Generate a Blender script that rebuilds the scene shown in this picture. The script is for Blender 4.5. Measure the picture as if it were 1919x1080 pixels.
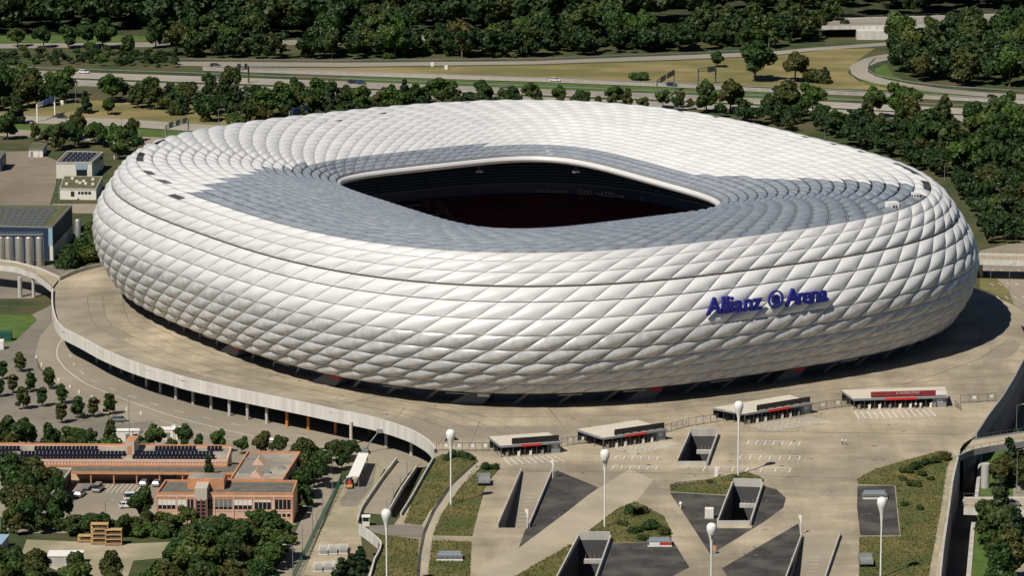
import bpy, bmesh, math, random
import numpy as np
from mathutils import Vector, Matrix
from mathutils.geometry import tessellate_polygon
R = math.radians
random.seed(7); rng = np.random.default_rng(7)
scn = bpy.context.scene
col = scn.collection
for o in list(bpy.data.objects): bpy.data.objects.remove(o)

# ---------------------------------------------------------------- camera
F_PX, PITCH = 7420.7, 0.212756
CX, CY, CZ = -4.146, -1141.47, 251.574
cam_d = bpy.data.cameras.new('camera'); cam = bpy.data.objects.new('camera', cam_d); col.objects.link(cam)
cam.location = (CX, CY, CZ); cam.rotation_euler = (math.pi/2 - PITCH, 0, 0)
cam_d.sensor_width = 36; cam_d.lens = 36*F_PX/1919; cam_d.clip_start = 5; cam_d.clip_end = 20000
scn.camera = cam
# ---------------------------------------------------------------- light
SUN_EL, SUN_DIR = R(51), R(52)          # shadows run 52 deg from +x towards +y
to_sun = Vector((-math.cos(SUN_DIR)*math.cos(SUN_EL), -math.sin(SUN_DIR)*math.cos(SUN_EL), math.sin(SUN_EL)))
world = bpy.data.worlds.new('World'); scn.world = world; world.use_nodes = True
wn = world.node_tree.nodes; wl = world.node_tree.links
sky = wn.new('ShaderNodeTexSky'); sky.sky_type = 'NISHITA'; sky.sun_disc = False
sky.air_density = .5; sky.dust_density = 0.; sky.ozone_density = 3.; sky.sun_elevation = SUN_EL; sky.sun_rotation = math.atan2(to_sun.x, to_sun.y)
wl.new(sky.outputs[0], wn['Background'].inputs[0]); wn['Background'].inputs[1].default_value = 0.05
sd = bpy.data.lights.new('sun', 'SUN'); sun = bpy.data.objects.new('sun', sd); col.objects.link(sun)
sd.energy = 5.0; sd.angle = R(0.5); sd.color = (1.0, 0.935, 0.825)
sun.rotation_euler = to_sun.to_track_quat('Z', 'Y').to_euler()
vs = scn.view_settings; vs.view_transform = 'Standard'; vs.look = 'None'; vs.exposure = -0.05; vs.gamma = 1.0; vs.use_curve_mapping = False

# ---------------------------------------------------------------- projection helpers
CP, SP = math.cos(PITCH), math.sin(PITCH)
def G(px, py, z=0.0):
    """ground point at height z seen at a photo pixel"""
    u = (px-959.5)/F_PX; v = (540-py)/F_PX
    d = (u, CP+v*SP, -SP+v*CP); k = (z-CZ)/d[2]
    return Vector((CX+d[0]*k, CY+d[1]*k, z))
def PX(P):
    P = np.atleast_2d(np.asarray(P, float)); d = P-np.array([CX, CY, CZ])
    dep = d[:, 1]*CP-d[:, 2]*SP; up = d[:, 1]*SP+d[:, 2]*CP
    return np.stack([959.5+F_PX*d[:, 0]/dep, 540-F_PX*up/dep], 1)
ZL = -7.5            # level of the streets round the raised plaza (plaza = 0)

# ---------------------------------------------------------------- materials
MATS = {}
def mat(name, c, rough=.8, c2=None, scale=.3, metal=0., bump=0., c3=None, scale3=.02, spec=.5, coat=0., detail=6., coords='Object', stretch=None):
    if name in MATS: return MATS[name]
    m = bpy.data.materials.new(name); m.use_nodes = True; nt = m.node_tree; b = nt.nodes['Principled BSDF']
    b.inputs['Base Color'].default_value = (*c, 1); b.inputs['Roughness'].default_value = rough
    b.inputs['Metallic'].default_value = metal; b.inputs['Specular IOR Level'].default_value = spec
    b.inputs['Coat Weight'].default_value = coat
    if c2 or bump or c3:
        tc = nt.nodes.new('ShaderNodeTexCoord'); src = tc.outputs[coords]
        if stretch:
            mp = nt.nodes.new('ShaderNodeMapping'); mp.inputs['Scale'].default_value = stretch
            nt.links.new(src, mp.inputs[0]); src = mp.outputs[0]
        nz = nt.nodes.new('ShaderNodeTexNoise'); nz.inputs['Scale'].default_value = scale; nz.inputs['Detail'].default_value = detail
        nt.links.new(src, nz.inputs[0])
        if c2:
            rp = nt.nodes.new('ShaderNodeValToRGB'); rp.color_ramp.elements[0].position = .36; rp.color_ramp.elements[1].position = .64
            rp.color_ramp.elements[0].color = (*c, 1); rp.color_ramp.elements[1].color = (*c2, 1)
            nt.links.new(nz.outputs[0], rp.inputs[0]); out = rp.outputs[0]
            if c3:
                n3 = nt.nodes.new('ShaderNodeTexNoise'); n3.inputs['Scale'].default_value = scale3; n3.inputs['Detail'].default_value = 8
                nt.links.new(src, n3.inputs[0])
                r3 = nt.nodes.new('ShaderNodeValToRGB'); r3.color_ramp.elements[0].position = .45; r3.color_ramp.elements[1].position = .62
                nt.links.new(n3.outputs[0], r3.inputs[0])
                mx = nt.nodes.new('ShaderNodeMixRGB'); nt.links.new(r3.outputs[0], mx.inputs[0]); nt.links.new(out, mx.inputs[1]); mx.inputs[2].default_value = (*c3, 1); out = mx.outputs[0]
            nt.links.new(out, b.inputs['Base Color'])
        if bump:
            bp = nt.nodes.new('ShaderNodeBump'); bp.inputs['Strength'].default_value = bump; bp.inputs['Distance'].default_value = .2
            nt.links.new(nz.outputs[0], bp.inputs['Height']); nt.links.new(bp.outputs[0], b.inputs['Normal'])
    MATS[name] = m; return m
def foliage(name, c1, c2, c3, patchy=False):
    m = bpy.data.materials.new(name); m.use_nodes = True; nt = m.node_tree; b = nt.nodes['Principled BSDF']
    b.inputs['Roughness'].default_value = .55; b.inputs['Specular IOR Level'].default_value = .25
    tc = nt.nodes.new('ShaderNodeTexCoord'); nz = nt.nodes.new('ShaderNodeTexNoise'); nz.inputs['Scale'].default_value = .45; nz.inputs['Detail'].default_value = 4
    nt.links.new(tc.outputs['Object'], nz.inputs[0])
    rp = nt.nodes.new('ShaderNodeValToRGB'); rp.color_ramp.elements[0].position = .3; rp.color_ramp.elements[1].position = .7
    rp.color_ramp.elements[0].color = (*c1, 1); rp.color_ramp.elements[1].color = (*c2, 1); nt.links.new(nz.outputs[0], rp.inputs[0])
    oi = nt.nodes.new('ShaderNodeObjectInfo'); pw = nt.nodes.new('ShaderNodeMath'); pw.operation = 'POWER'; pw.inputs[1].default_value = 2.2
    nt.links.new(oi.outputs['Random'], pw.inputs[0])
    if patchy:
        n2 = nt.nodes.new('ShaderNodeTexNoise'); n2.inputs['Scale'].default_value = .07; n2.inputs['Detail'].default_value = 1; nt.links.new(tc.outputs['Object'], n2.inputs[0])
        ml = nt.nodes.new('ShaderNodeMapRange'); ml.inputs['From Min'].default_value = .45; ml.inputs['From Max'].default_value = .75; nt.links.new(n2.outputs[0], ml.inputs[0]); nt.links.new(ml.outputs[0], pw.inputs[0])
    mx = nt.nodes.new('ShaderNodeMixRGB'); nt.links.new(pw.outputs[0], mx.inputs[0]); nt.links.new(rp.outputs[0], mx.inputs[1]); mx.inputs[2].default_value = (*c3, 1)
    nt.links.new(mx.outputs[0], b.inputs['Base Color']); MATS[name] = m; return m
M_LEAF = foliage('leaf', (.013, .036, .008), (.036, .078, .016), (.068, .066, .018))
M_LEAF2 = foliage('leaf_bright', (.022, .050, .009), (.058, .110, .019), (.075, .095, .022))
M_NEEDLE = foliage('needle', (.010, .028, .012), (.026, .054, .020), (.034, .050, .018))
M_FOREST = foliage('leaf_forest', (.009, .026, .008), (.028, .058, .014), (.055, .058, .017), True)
M_BARK = mat('bark', (.10, .075, .05), .9, (.16, .13, .10), 2.)
M_GRASS = mat('grass', (.024, .042, .010), .95, (.055, .072, .018), .12, c3=(.085, .075, .030), scale3=.035, bump=.4)
M_GREEN = mat('grass_fresh', (.050, .095, .014), .95, (.085, .14, .024), .3, bump=.4)
M_DRY = mat('grass_dry', (.21, .168, .066), .95, (.29, .225, .098), .10, c3=(.145, .135, .046), scale3=.045, bump=.4, stretch=(.5, 1., 1))
M_BANK = mat('bank_grass', (.080, .085, .022), .95, (.165, .135, .045), .22, c3=(.062, .085, .018), scale3=.06, bump=.7)
M_EARTH = mat('forest_floor', (.020, .030, .010), 1., (.045, .055, .018), .15)
M_SAND = mat('gravel_yard', (.42, .36, .25), .95, (.33, .28, .20), .25, c3=(.26, .24, .15), scale3=.05)
M_ASPH = mat('asphalt_light', (.31, .27, .205), .9, (.275, .24, .185), .15, c3=(.24, .21, .165), scale3=.03)
M_ASPD = mat('asphalt_dark', (.16, .145, .12), .9, (.20, .18, .15), .2, c3=(.24, .21, .17), scale3=.04)
M_MWAY = mat('motorway', (.235, .215, .19), .85, (.29, .265, .225), .12, c3=(.34, .31, .26), scale3=.02, stretch=(.12, 1, 1))
M_GRAV = mat('dark_gravel', (.030, .028, .028), 1., (.050, .046, .044), .5, c3=(.085, .078, .07), scale3=.12, bump=.5)
M_CONC = mat('concrete', (.50, .48, .44), .8, (.40, .385, .355), .35, stretch=(1, 1, .12))
M_CONCW = mat('concrete_white', (.62, .60, .56), .75, (.50, .485, .45), .5, stretch=(1.2, 1.2, .08))
M_CONCD = mat('concrete_dark', (.17, .165, .16), .9, (.22, .21, .20), .4)
M_WHITE = mat('white_paint', (.78, .77, .74), .6)
M_LINE = mat('road_paint', (.80, .79, .75), .8, (.66, .64, .60), 1.2)
M_JOINT = mat('joint', (.10, .09, .075), .9)
M_STEEL = mat('galvanised', (.42, .43, .43), .45, (.34, .35, .35), 1.5, metal=.6)
M_STEELD = mat('dark_steel', (.11, .12, .13), .5, metal=.4)
M_FRAME = mat('cushion_frame', (.045, .045, .045), .6)
M_BLACK = mat('black_panel', (.012, .013, .016), .4)
M_GLASS = mat('dark_glass', (.016, .022, .03), .08, spec=.8)
M_RED = mat('red_banner', (.55, .022, .022), .6)
M_MAROON = mat('maroon_banner', (.18, .012, .022), .6, (.24, .03, .03), .5)
M_BLUE = mat('sign_blue', (.012, .016, .23), .4)
M_ORANGE = mat('orange_paint', (.58, .265, .125), .75, (.44, .22, .12), .5)
M_PINK = mat('pale_panel', (.70, .47, .35), .75, (.62, .41, .30), .8)
M_ROOFG = mat('roof_gravel', (.40, .355, .29), .95, (.30, .27, .22), .4, c3=(.22, .20, .17), scale3=.08)
M_ROOFD = mat('roof_dark', (.10, .095, .085), .95, (.15, .14, .12), .5)
M_ROOFGREEN = mat('roof_sedum', (.075, .080, .035), .95, (.13, .125, .06), .5, c3=(.09, .10, .03), scale3=.2)
M_SOLAR = mat('solar_panel', (.008, .009, .018), .25, spec=.6)
M_WALLW = mat('wall_white', (.76, .73, .66), .8, (.70, .67, .60), .6)
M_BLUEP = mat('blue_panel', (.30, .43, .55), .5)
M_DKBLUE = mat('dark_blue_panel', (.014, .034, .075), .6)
M_WOOD = mat('timber', (.55, .36, .16), .8, (.42, .27, .12), 1.5)
M_RUST = mat('orange_column', (.55, .20, .05), .8)
M_GREENP = mat('green_mesh', (.012, .085, .055), .7)
M_TYRE = mat('tyre', (.012, .012, .012), .8)

# cushions
def cushion_mat(name, base, rough, metal, c2=None, coat=0., transp=0., scale=.25):
    m = mat(name, base, rough, c2, scale, metal=metal, coat=coat)
    if transp:
        nt = m.node_tree; b = nt.nodes['Principled BSDF']; t = nt.nodes.new('ShaderNodeBsdfTransparent'); mx = nt.nodes.new('ShaderNodeMixShader')
        mx.inputs[0].default_value = transp; o = nt.nodes['Material Output']
        nt.links.new(b.outputs[0], mx.inputs[1]); nt.links.new(t.outputs[0], mx.inputs[2]); nt.links.new(mx.outputs[0], o.inputs[0])
    return m
M_CW = cushion_mat('foil_white', (.665, .672, .675), .42, 0., (.595, .602, .61), coat=.25, scale=.12)
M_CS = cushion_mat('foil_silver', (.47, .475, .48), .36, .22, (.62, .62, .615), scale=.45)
M_CC = cushion_mat('foil_clear', (.245, .28, .335), .30, .0, (.33, .365, .42), coat=.25, transp=.16)

# ---------------------------------------------------------------- mesh builder
class MB:
    def __init__(s): s.v = []; s.f = []; s.m = []; s.mi = 0
    def add(s, vs, fs):
        o = len(s.v); s.v += [tuple(p) for p in vs]; s.f += [tuple(i+o for i in f) for f in fs]; s.m += [s.mi]*len(fs); return s
    def box(s, c, size, rz=0., rx=0.):
        hx, hy, hz = size[0]/2, size[1]/2, size[2]/2
        M = Matrix.Translation(c) @ Matrix.Rotation(rz, 4, 'Z') @ Matrix.Rotation(rx, 4, 'X')
        vs = [M @ Vector((x*hx, y*hy, z*hz)) for z in (-1, 1) for x, y in ((-1, -1), (1, -1), (1, 1), (-1, 1))]
        return s.add(vs, [(3, 2, 1, 0), (4, 5, 6, 7), (0, 1, 5, 4), (1, 2, 6, 5), (2, 3, 7, 6), (3, 0, 4, 7)])
    def prism(s, pts, z0, z1, top=True, bottom=True):
        pts = [(p[0], p[1]) for p in pts]
        a = sum(pts[i][0]*pts[(i+1) % len(pts)][1]-pts[(i+1) % len(pts)][0]*pts[i][1] for i in range(len(pts)))
        if a < 0: pts = pts[::-1]
        n = len(pts); vs = [(x, y, z0) for x, y in pts]+[(x, y, z1) for x, y in pts]
        fs = [(i, (i+1) % n, n+(i+1) % n, n+i) for i in range(n)]
        if n <= 4:
            if top: fs.append(tuple(range(n, 2*n)))
            if bottom: fs.append(tuple(range(n))[::-1])
        else:
            for t in tessellate_polygon([[Vector((x, y, 0)) for x, y in pts]]):
                p, q, r = [Vector(pts[i]) for i in t]
                if (q-p).cross(r-p) < 0: t = t[::-1]
                if top: fs.append(tuple(i+n for i in t))
                if bottom: fs.append(tuple(t[::-1]))
        return s.add(vs, fs)
    def cyl(s, p0, p1, r0, r1=None, n=8, caps=True):
        r1 = r0 if r1 is None else r1; p0, p1 = Vector(p0), Vector(p1); d = (p1-p0).normalized()
        a = d.orthogonal().normalized(); b = d.cross(a)
        vs = [p0+(a*math.cos(t)+b*math.sin(t))*r0 for t in [2*math.pi*i/n for i in range(n)]]
        vs += [p1+(a*math.cos(t)+b*math.sin(t))*r1 for t in [2*math.pi*i/n for i in range(n)]]
        fs = [(i, (i+1) % n, n+(i+1) % n, n+i) for i in range(n)]
        if caps: fs += [tuple(range(n))[::-1], tuple(range(n, 2*n))]
        return s.add(vs, fs)
    def lathe(s, c, prof, n=16):
        vs = []; fs = []
        for r, z in prof:
            for i in range(n):
                t = 2*math.pi*i/n; vs.append((c[0]+r*math.cos(t), c[1]+r*math.sin(t), c[2]+z))
        for k in range(len(prof)-1):
            for i in range(n): fs.append((k*n+i, k*n+(i+1) % n, (k+1)*n+(i+1) % n, (k+1)*n+i))
        return s.add(vs, fs)
    def strip(s, A, B):
        n = len(A); vs = [tuple(p) for p in A]+[tuple(p) for p in B]
        return s.add(vs, [(i, i+1, n+i+1, n+i) for i in range(n-1)])
    def build(s, name, mats, parent=None, smooth=False):
        me = bpy.data.meshes.new(name); me.from_pydata(s.v, [], s.f)
        mats = mats if isinstance(mats, (list, tuple)) else [mats]
        for m in mats: me.materials.append(m)
        if len(mats) > 1: me.polygons.foreach_set('material_index', s.m)
        if smooth: me.polygons.foreach_set('use_smooth', [True]*len(me.polygons))
        me.update(); o = bpy.data.objects.new(name, me); col.objects.link(o)
        if parent: o.parent = parent; o.matrix_parent_inverse = parent.matrix_basis.inverted()
        return o
def tag(o, label=None, cat=None, group=None, kind=None):
    if label: o['label'] = label
    if cat: o['category'] = cat
    if group: o['group'] = group
    if kind: o['kind'] = kind
    return o
def empty(name, loc, label, cat, group=None, rz=0.):
    o = bpy.data.objects.new(name, None); o.location = loc; o.rotation_euler = (0, 0, rz); o.empty_display_size = .3; col.objects.link(o)
    bpy.context.view_layer.update if False else None
    return tag(o, label, cat, group)
def copy_tree(src, loc, rz=0., sc=1., label=None, group=None):
    r = src.copy(); col.objects.link(r); r.location = loc; r.rotation_euler = (0, 0, rz)
    r.scale = sc if isinstance(sc, (tuple, list)) else (sc, sc, sc)
    if label: r['label'] = label
    if group: r['group'] = group
    for ch in src.children:
        c = ch.copy(); col.objects.link(c); c.parent = r
        for g in ch.children: d = g.copy(); col.objects.link(d); d.parent = c
    return r
def lerp_path(pts, n):
    P = np.array(pts, float); d = np.r_[0, np.cumsum(np.hypot(*np.diff(P[:, :2], axis=0).T))]
    t = np.linspace(0, d[-1], n); return np.stack([np.interp(t, d, P[:, k]) for k in range(P.shape[1])], 1)
def smooth_path(pts, n=40):
    P = lerp_path(pts, n*4)
    for _ in range(n//3+2): P[1:-1] = (P[:-2]+2*P[1:-1]+P[2:])/4
    return P[::4] if (len(P)-1) % 4 == 0 else np.vstack([P[::4], P[-1:]])
def poly_sheet(name, pts, z, m, kind='structure', holes=(), parent=None):
    rings = [[Vector((p[0], p[1], 0)) for p in pts]]+[[Vector((p[0], p[1], 0)) for p in h] for h in holes]
    flat = [p for r in rings for p in r]; tris = []
    for t in tessellate_polygon(rings):
        a, b, c = [flat[i].to_2d() for i in t]
        tris.append(t if (b-a).cross(c-a) > 0 else t[::-1])
    mb = MB(); mb.add([(p.x, p.y, z) for p in flat], tris)
    o = mb.build(name, m, parent); o['kind'] = kind if not parent else None
    if parent: del o['kind']
    return o
def pxpoly(pts, z=0.): return [G(x, y, z) for x, y in pts]
def ribbon(name, top, bot, z, m, n=30, kind='structure'):
    def ext(p):      # carry a road that leaves the picture on beyond it
        p = [tuple(q) for q in p]
        if p[0][0] < -50: p.insert(0, (p[0][0]-600, p[0][1]-600*(p[1][1]-p[0][1])/(p[1][0]-p[0][0])))
        if p[-1][0] > 1950: p.append((p[-1][0]+600, p[-1][1]+600*(p[-1][1]-p[-2][1])/(p[-1][0]-p[-2][0])))
        return p
    top, bot = ext(top), ext(bot)
    a = lerp_path(top, n); b = lerp_path(bot, n); mb = MB()
    mb.strip([G(x, y, z) for x, y in b], [G(x, y, z) for x, y in a]); o = mb.build(name, m)
    if kind: o['kind'] = kind
    return o

# ---------------------------------------------------------------- stadium surface
ROT = -1.011; NS = 96; SHIFT = .75
ca, sa = math.cos(ROT), math.sin(ROT)
KN = [(.950, 4.2), (.966, 7.2), (.981, 10.4), (.991, 13.7), (.998, 17.3), (1., 21.3), (.992, 25.5), (.976, 29.6), (.955, 33.4), (.940, 36.5), (.921, 39.0), (.897, 40.7)]
KV = np.array([k[0] for k in KN]); KZ = np.array([k[1] for k in KN])
NR = 29
def prof(v):
    v = np.asarray(v, float)
    w = np.clip((v-11)/18, 0, 1)
    scr = .897*(.418/.897)**w; s = (.897-scr)/.479
    sc = np.where(v <= 11, np.interp(v, np.arange(12), KV), scr)
    z = np.where(v <= 11, np.interp(v, np.arange(12), KZ), 40.7+2.5*s-8.9*s*s)
    return sc, z, np.where(v > 11, s, 0.)
def se_r(phi, a, b, n): return (np.abs(np.cos(phi)/a)**n+np.abs(np.sin(phi)/b)**n)**(-1/n)
_ph = np.linspace(0, 2*np.pi, 7201); _r = se_r(_ph, 129., 113.5, 2.77); _x = _r*np.cos(_ph); _y = _r*np.sin(_ph)
_L = np.r_[0, np.cumsum(np.hypot(np.diff(_x), np.diff(_y)))]; _L /= _L[-1]
def S(t, v):
    t = np.asarray(t, float); v = np.asarray(v, float); phi = np.interp(t % 1., _L, _ph)
    sc, z, s = prof(v); a = 129*sc*(1-s)+s*53.7; b = 113.5*sc*(1-s)+s*43.85; a = np.where(v > 11, 129*.897+(53.7-129*.897)*s, 129*sc); b = np.where(v > 11, 113.5*.897+(43.85-113.5*.897)*s, 113.5*sc)
    n = 2.77+(4.42-2.77)*s**1.5; r = se_r(phi, a, b, n); x = r*np.cos(phi); y = r*np.sin(phi)
    return np.stack([x*ca-y*sa, x*sa+y*ca, z], -1)
def SN(t, v):
    e = 1e-3; dv = .15
    T = S(t+e, v)-S(t-e, v); V = S(t, np.minimum(v+dv, 29))-S(t, np.maximum(v-dv, 0)); n = np.cross(T, V)
    return n/np.linalg.norm(n, axis=-1, keepdims=True)
def RG(k, z, m=160, n=2.77, a=129., b=113.5):
    """closed plan ring scaled by k at height z"""
    ph = np.linspace(0, 2*np.pi, m, endpoint=False); r = se_r(ph, a*k, b*k, n); x = r*np.cos(ph); y = r*np.sin(ph)
    return np.stack([x*ca-y*sa, x*sa+y*ca, np.full(m, z)], 1)
def ring_band(mb, rings):
    m = len(rings[0]); vs = np.vstack(rings); fs = []
    for k in range(len(rings)-1):
        for i in range(m): fs.append((k*m+i, k*m+(i+1) % m, (k+1)*m+(i+1) % m, (k+1)*m+i))
    mb.add(vs, fs); return mb

# ================================================================ GROUND AND ROADS
TRENCH = pxpoly([(746, 872), (800, 862), (760, 945), (742, 972), (712, 962)], ZL)   # sunken lane beside the ramp
WELLS = [  # light wells: far-left, far-right, near-right, near-left (parapet foot)
    [(1294, 818), (1344, 818), (1324, 874), (1269, 874)],
    [(1374, 912), (1428, 914), (1405, 986), (1346, 986)],
    [(1085, 1013), (1143, 1013), (1112, 1100), (1040, 1100)]]
TRENCH_R = pxpoly([(1775, 880), (1840, 800), (1905, 700), (1990, 640), (1990, 790), (1900, 822), (1842, 852), (1826, 1000), (1816, 1130), (1715, 1130)], ZL)
poly_sheet('ground', [(-2500, -900), (2500, -900), (2500, 6000), (-2500, 6000)], ZL, M_GRASS, holes=[TRENCH, TRENCH_R]+[[(p.x, p.y) for p in pxpoly(q)] for q in WELLS])
mb = MB(); n_ = len(TRENCH_R)
mb.add([(p.x, p.y, ZL) for p in TRENCH_R]+[(p.x, p.y, -12.6) for p in TRENCH_R], [(i, (i+1) % n_, n_+(i+1) % n_, n_+i) for i in range(n_)])
mb.build('trench_wall', M_CONCD)['kind'] = 'structure'
poly_sheet('trench_road', [(p.x, p.y) for p in TRENCH_R], -12.5, M_ASPD)
mb = MB(); n_ = len(TRENCH)
mb.add([(p.x, p.y, ZL) for p in TRENCH]+[(p.x, p.y, -14) for p in TRENCH], [(i, (i+1) % n_, n_+(i+1) % n_, n_+i) for i in range(n_)])
mb.build('trench_wall', M_CONCD)['kind'] = 'structure'
poly_sheet('trench_floor', [(p.x, p.y) for p in TRENCH], -13.9, M_ASPD)
ZR = ZL+.05
# plaza / raised deck at level 0
DECK_TOP = [(97, 540), (96, 556), (97, 575), (103, 598), (115, 614), (132, 622), (150, 631), (187, 652), (233, 672), (275, 687), (320, 699), (340, 706), (392, 718), (507, 742), (585, 758), (620, 766), (687, 779), (727, 790), (770, 805), (803, 825), (814, 842)]
DECK = [G(x, y, 1.1) for x, y in DECK_TOP]
FARP = [G(x, y, 1.1) for x, y in [(112, 519), (135, 508), (160, 500), (188, 493), (215, 488)]]
ring113 = RG(1.14, 0, 240)
back = sorted([p for p in ring113 if p[1] > 20 or (p[0] > 60 and p[1] > -18)], key=lambda p: -math.atan2(p[1], p[0]))
back = [p for p in back if -.25 < math.atan2(p[1], p[0]) < 2.55]
RIGHT = pxpoly([(1908, 598), (1926, 640), (1932, 662), (1917, 680), (1898, 716), (1876, 752), (1850, 786), (1828, 818), (1806, 832), (1795, 850), (1790, 870), (1783, 900), (1775, 960), (1766, 1020), (1758, 1090)], 0)
LEFTB = pxpoly([(684, 1095), (700, 1050), (716, 1020), (733, 992), (750, 968), (768, 940), (793, 895), (812, 862)], 0)
PLAZA = [(p[0], p[1]) for p in LEFTB]+[(p[0], p[1]) for p in DECK[::-1]]+[(p[0], p[1]) for p in FARP]+[(p[0], p[1]) for p in back]+[(p[0], p[1]) for p in RIGHT]
RAMPS = [  # far-left, far-right, near-right, near-left
    [(978, 886), (1034, 886), (990, 990), (934, 990)],
    [(1504, 1008), (1573, 1006), (1541, 1100), (1470, 1100)]]
HOLES = [[(p.x, p.y) for p in pxpoly(q)] for q in WELLS+RAMPS]
def plaza_mat():
    m = bpy.data.materials.new('plaza_concrete'); m.use_nodes = True; nt = m.node_tree; b = nt.nodes['Principled BSDF']; b.inputs['Roughness'].default_value = .88
    tc_ = nt.nodes.new('ShaderNodeTexCoord'); prev = None
    for sc_, st, lo, hi, p0, p1 in ((.016, (1, 1, 1), (.30, .258, .19), (.48, .405, .29), .40, .58), (.09, (1, 1, 1), .80, 1.08, .35, .65), (.035, (2.6, .35, 1), .82, 1.06, .38, .6), (.05, (.3, 3., 1), .88, 1.05, .4, .6), (1.1, (1, 1, 1), .90, 1.06, .3, .7)):
        mp_ = nt.nodes.new('ShaderNodeMapping'); mp_.inputs['Scale'].default_value = st; mp_.inputs['Rotation'].default_value = (0, 0, .5*len(nt.nodes)); nt.links.new(tc_.outputs['Object'], mp_.inputs[0])
        nz = nt.nodes.new('ShaderNodeTexNoise'); nz.inputs['Scale'].default_value = sc_; nz.inputs['Detail'].default_value = 7; nz.inputs['Roughness'].default_value = .6; nt.links.new(mp_.outputs[0], nz.inputs[0])
        rp = nt.nodes.new('ShaderNodeValToRGB'); e = rp.color_ramp.elements; e[0].position = p0; e[1].position = p1
        e[0].color = (*lo, 1) if isinstance(lo, tuple) else (lo, lo, lo, 1); e[1].color = (*hi, 1) if isinstance(hi, tuple) else (hi, hi, hi, 1); nt.links.new(nz.outputs[0], rp.inputs[0])
        if prev is None: prev = rp.outputs[0]
        else:
            mx = nt.nodes.new('ShaderNodeMixRGB'); mx.blend_type = 'MULTIPLY'; mx.inputs[0].default_value = 1.; nt.links.new(prev, mx.inputs[1]); nt.links.new(rp.outputs[0], mx.inputs[2]); prev = mx.outputs[0]
    nt.links.new(prev, b.inputs['Base Color']); return m
plaza = poly_sheet('plaza', PLAZA, 0., plaza_mat(), holes=HOLES)
# worn and patched concrete fields laid on the deck
M_DPAN = mat('deck_panel_dark', (.225, .195, .15), .9, (.27, .235, .18), .12, c3=(.33, .29, .22), scale3=.05)
M_LPAN = mat('deck_panel_light', (.42, .365, .27), .9, (.37, .32, .24), .1, c3=(.33, .285, .21), scale3=.05)
def sheet(name, px, z, m): return poly_sheet(name, [(p.x, p.y) for p in pxpoly(px, z)], z, m)
def inside_xy(x, y, poly):
    c = False; n = len(poly)
    for i in range(n):
        x1, y1 = poly[i][:2]; x2, y2 = poly[(i+1) % n][:2]
        if (y1 > y) != (y2 > y) and x < (x2-x1)*(y-y1)/(y2-y1)+x1: c = not c
    return c
def off_path(P, d):
    out = []
    for i in range(len(P)):
        a = P[max(i-1, 0)]; b = P[min(i+1, len(P)-1)]; t = (b-a); t.z = 0; t.normalize(); out.append(P[i]+Vector((-t.y, t.x, 0))*d)
    return out
deckp = [Vector((p[0], p[1], 0)) for p in smooth_path([(p.x, p.y) for p in DECK], 60)]
def deck_band(name, i0, i1, d0, d1, z, m):
    mb = MB(); A = off_path(deckp, d0)[i0:i1]; B = off_path(deckp, d1)[i0:i1]
    mb.strip([(p.x, p.y, z) for p in A], [(p.x, p.y, z) for p in B]); o = mb.build(name, m); o['kind'] = 'structure'; return o
deck_band('deck_panel', 2, 22, .6, 10.5, .02, M_DPAN); deck_band('deck_panel', 22, 40, .6, 7.5, .02, M_DPAN)
deck_band('deck_panel', 4, 19, 10.7, 15, .02, M_DPAN); deck_band('deck_panel', 40, 58, 1., 9, .02, M_DPAN)
for d in (10.6, 15.1, 21., 25.5): deck_band('deck_joint', 2, 58, d, d+.14, .035, M_JOINT)
def line(mb, a, b, w, z):
    a = Vector((a.x, a.y, z)); b = Vector((b.x, b.y, z)); t = (b-a).normalized(); s = Vector((-t.y, t.x, 0))*w/2
    mb.add([a-s, b-s, b+s, a+s], [(0, 1, 2, 3)])
mb = MB()
for a, b in [((1026, 763), (1056, 801)), ((820, 835), (850, 798)), ((850, 798), (1084, 802)), ((640, 760), (712, 742)), ((200, 641), (312, 622)), ((330, 700), (520, 690)), ((1240, 760), (1520, 727)),
             ((1350, 808), (1520, 811)), ((1520, 811), (1810, 815)), ((1060, 884), (1380, 890)), ((1430, 893), (1600, 897)), ((985, 884), (1060, 886)), ((1690, 722), (1760, 700)), ((1760, 700), (1838, 672)), ((1838, 672), (1893, 635)), ((1520, 735), (1900, 701)), ((130, 541), (212, 540)),
             ((700, 752), (930, 783)), ((930, 783), (1190, 779)), ((1190, 779), (1380, 752))]:
    line(mb, G(*a), G(*b), .16, .03)
for a, b in [((1190, 790), (1228, 812)), ((1300, 770), (1352, 800)), ((1440, 748), (1460, 757)), ((1560, 735), (1590, 750)), ((900, 790), (880, 838)), ((760, 762), (740, 786)), ((420, 690), (360, 708)), ((560, 724), (500, 740)), ((250, 640), (190, 650))]:
    line(mb, G(*a), G(*b), .12, .03)
mb.build('plaza_joints', M_JOINT)['kind'] = 'stuff'
sheet('worn_patch', [(1856, 652), (1900, 636), (1915, 645), (1900, 664), (1866, 682), (1840, 686)], .02, M_DPAN)
sheet('worn_patch', [(850, 799), (1082, 803), (1130, 822), (1120, 832), (830, 832)], .02, M_DPAN)
sheet('light_path', [(905, 1060), (1000, 1000), (1100, 930), (1180, 880), (1225, 900), (1185, 950), (1050, 1030), (955, 1085), (885, 1085)], .015, M_LPAN)

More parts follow.
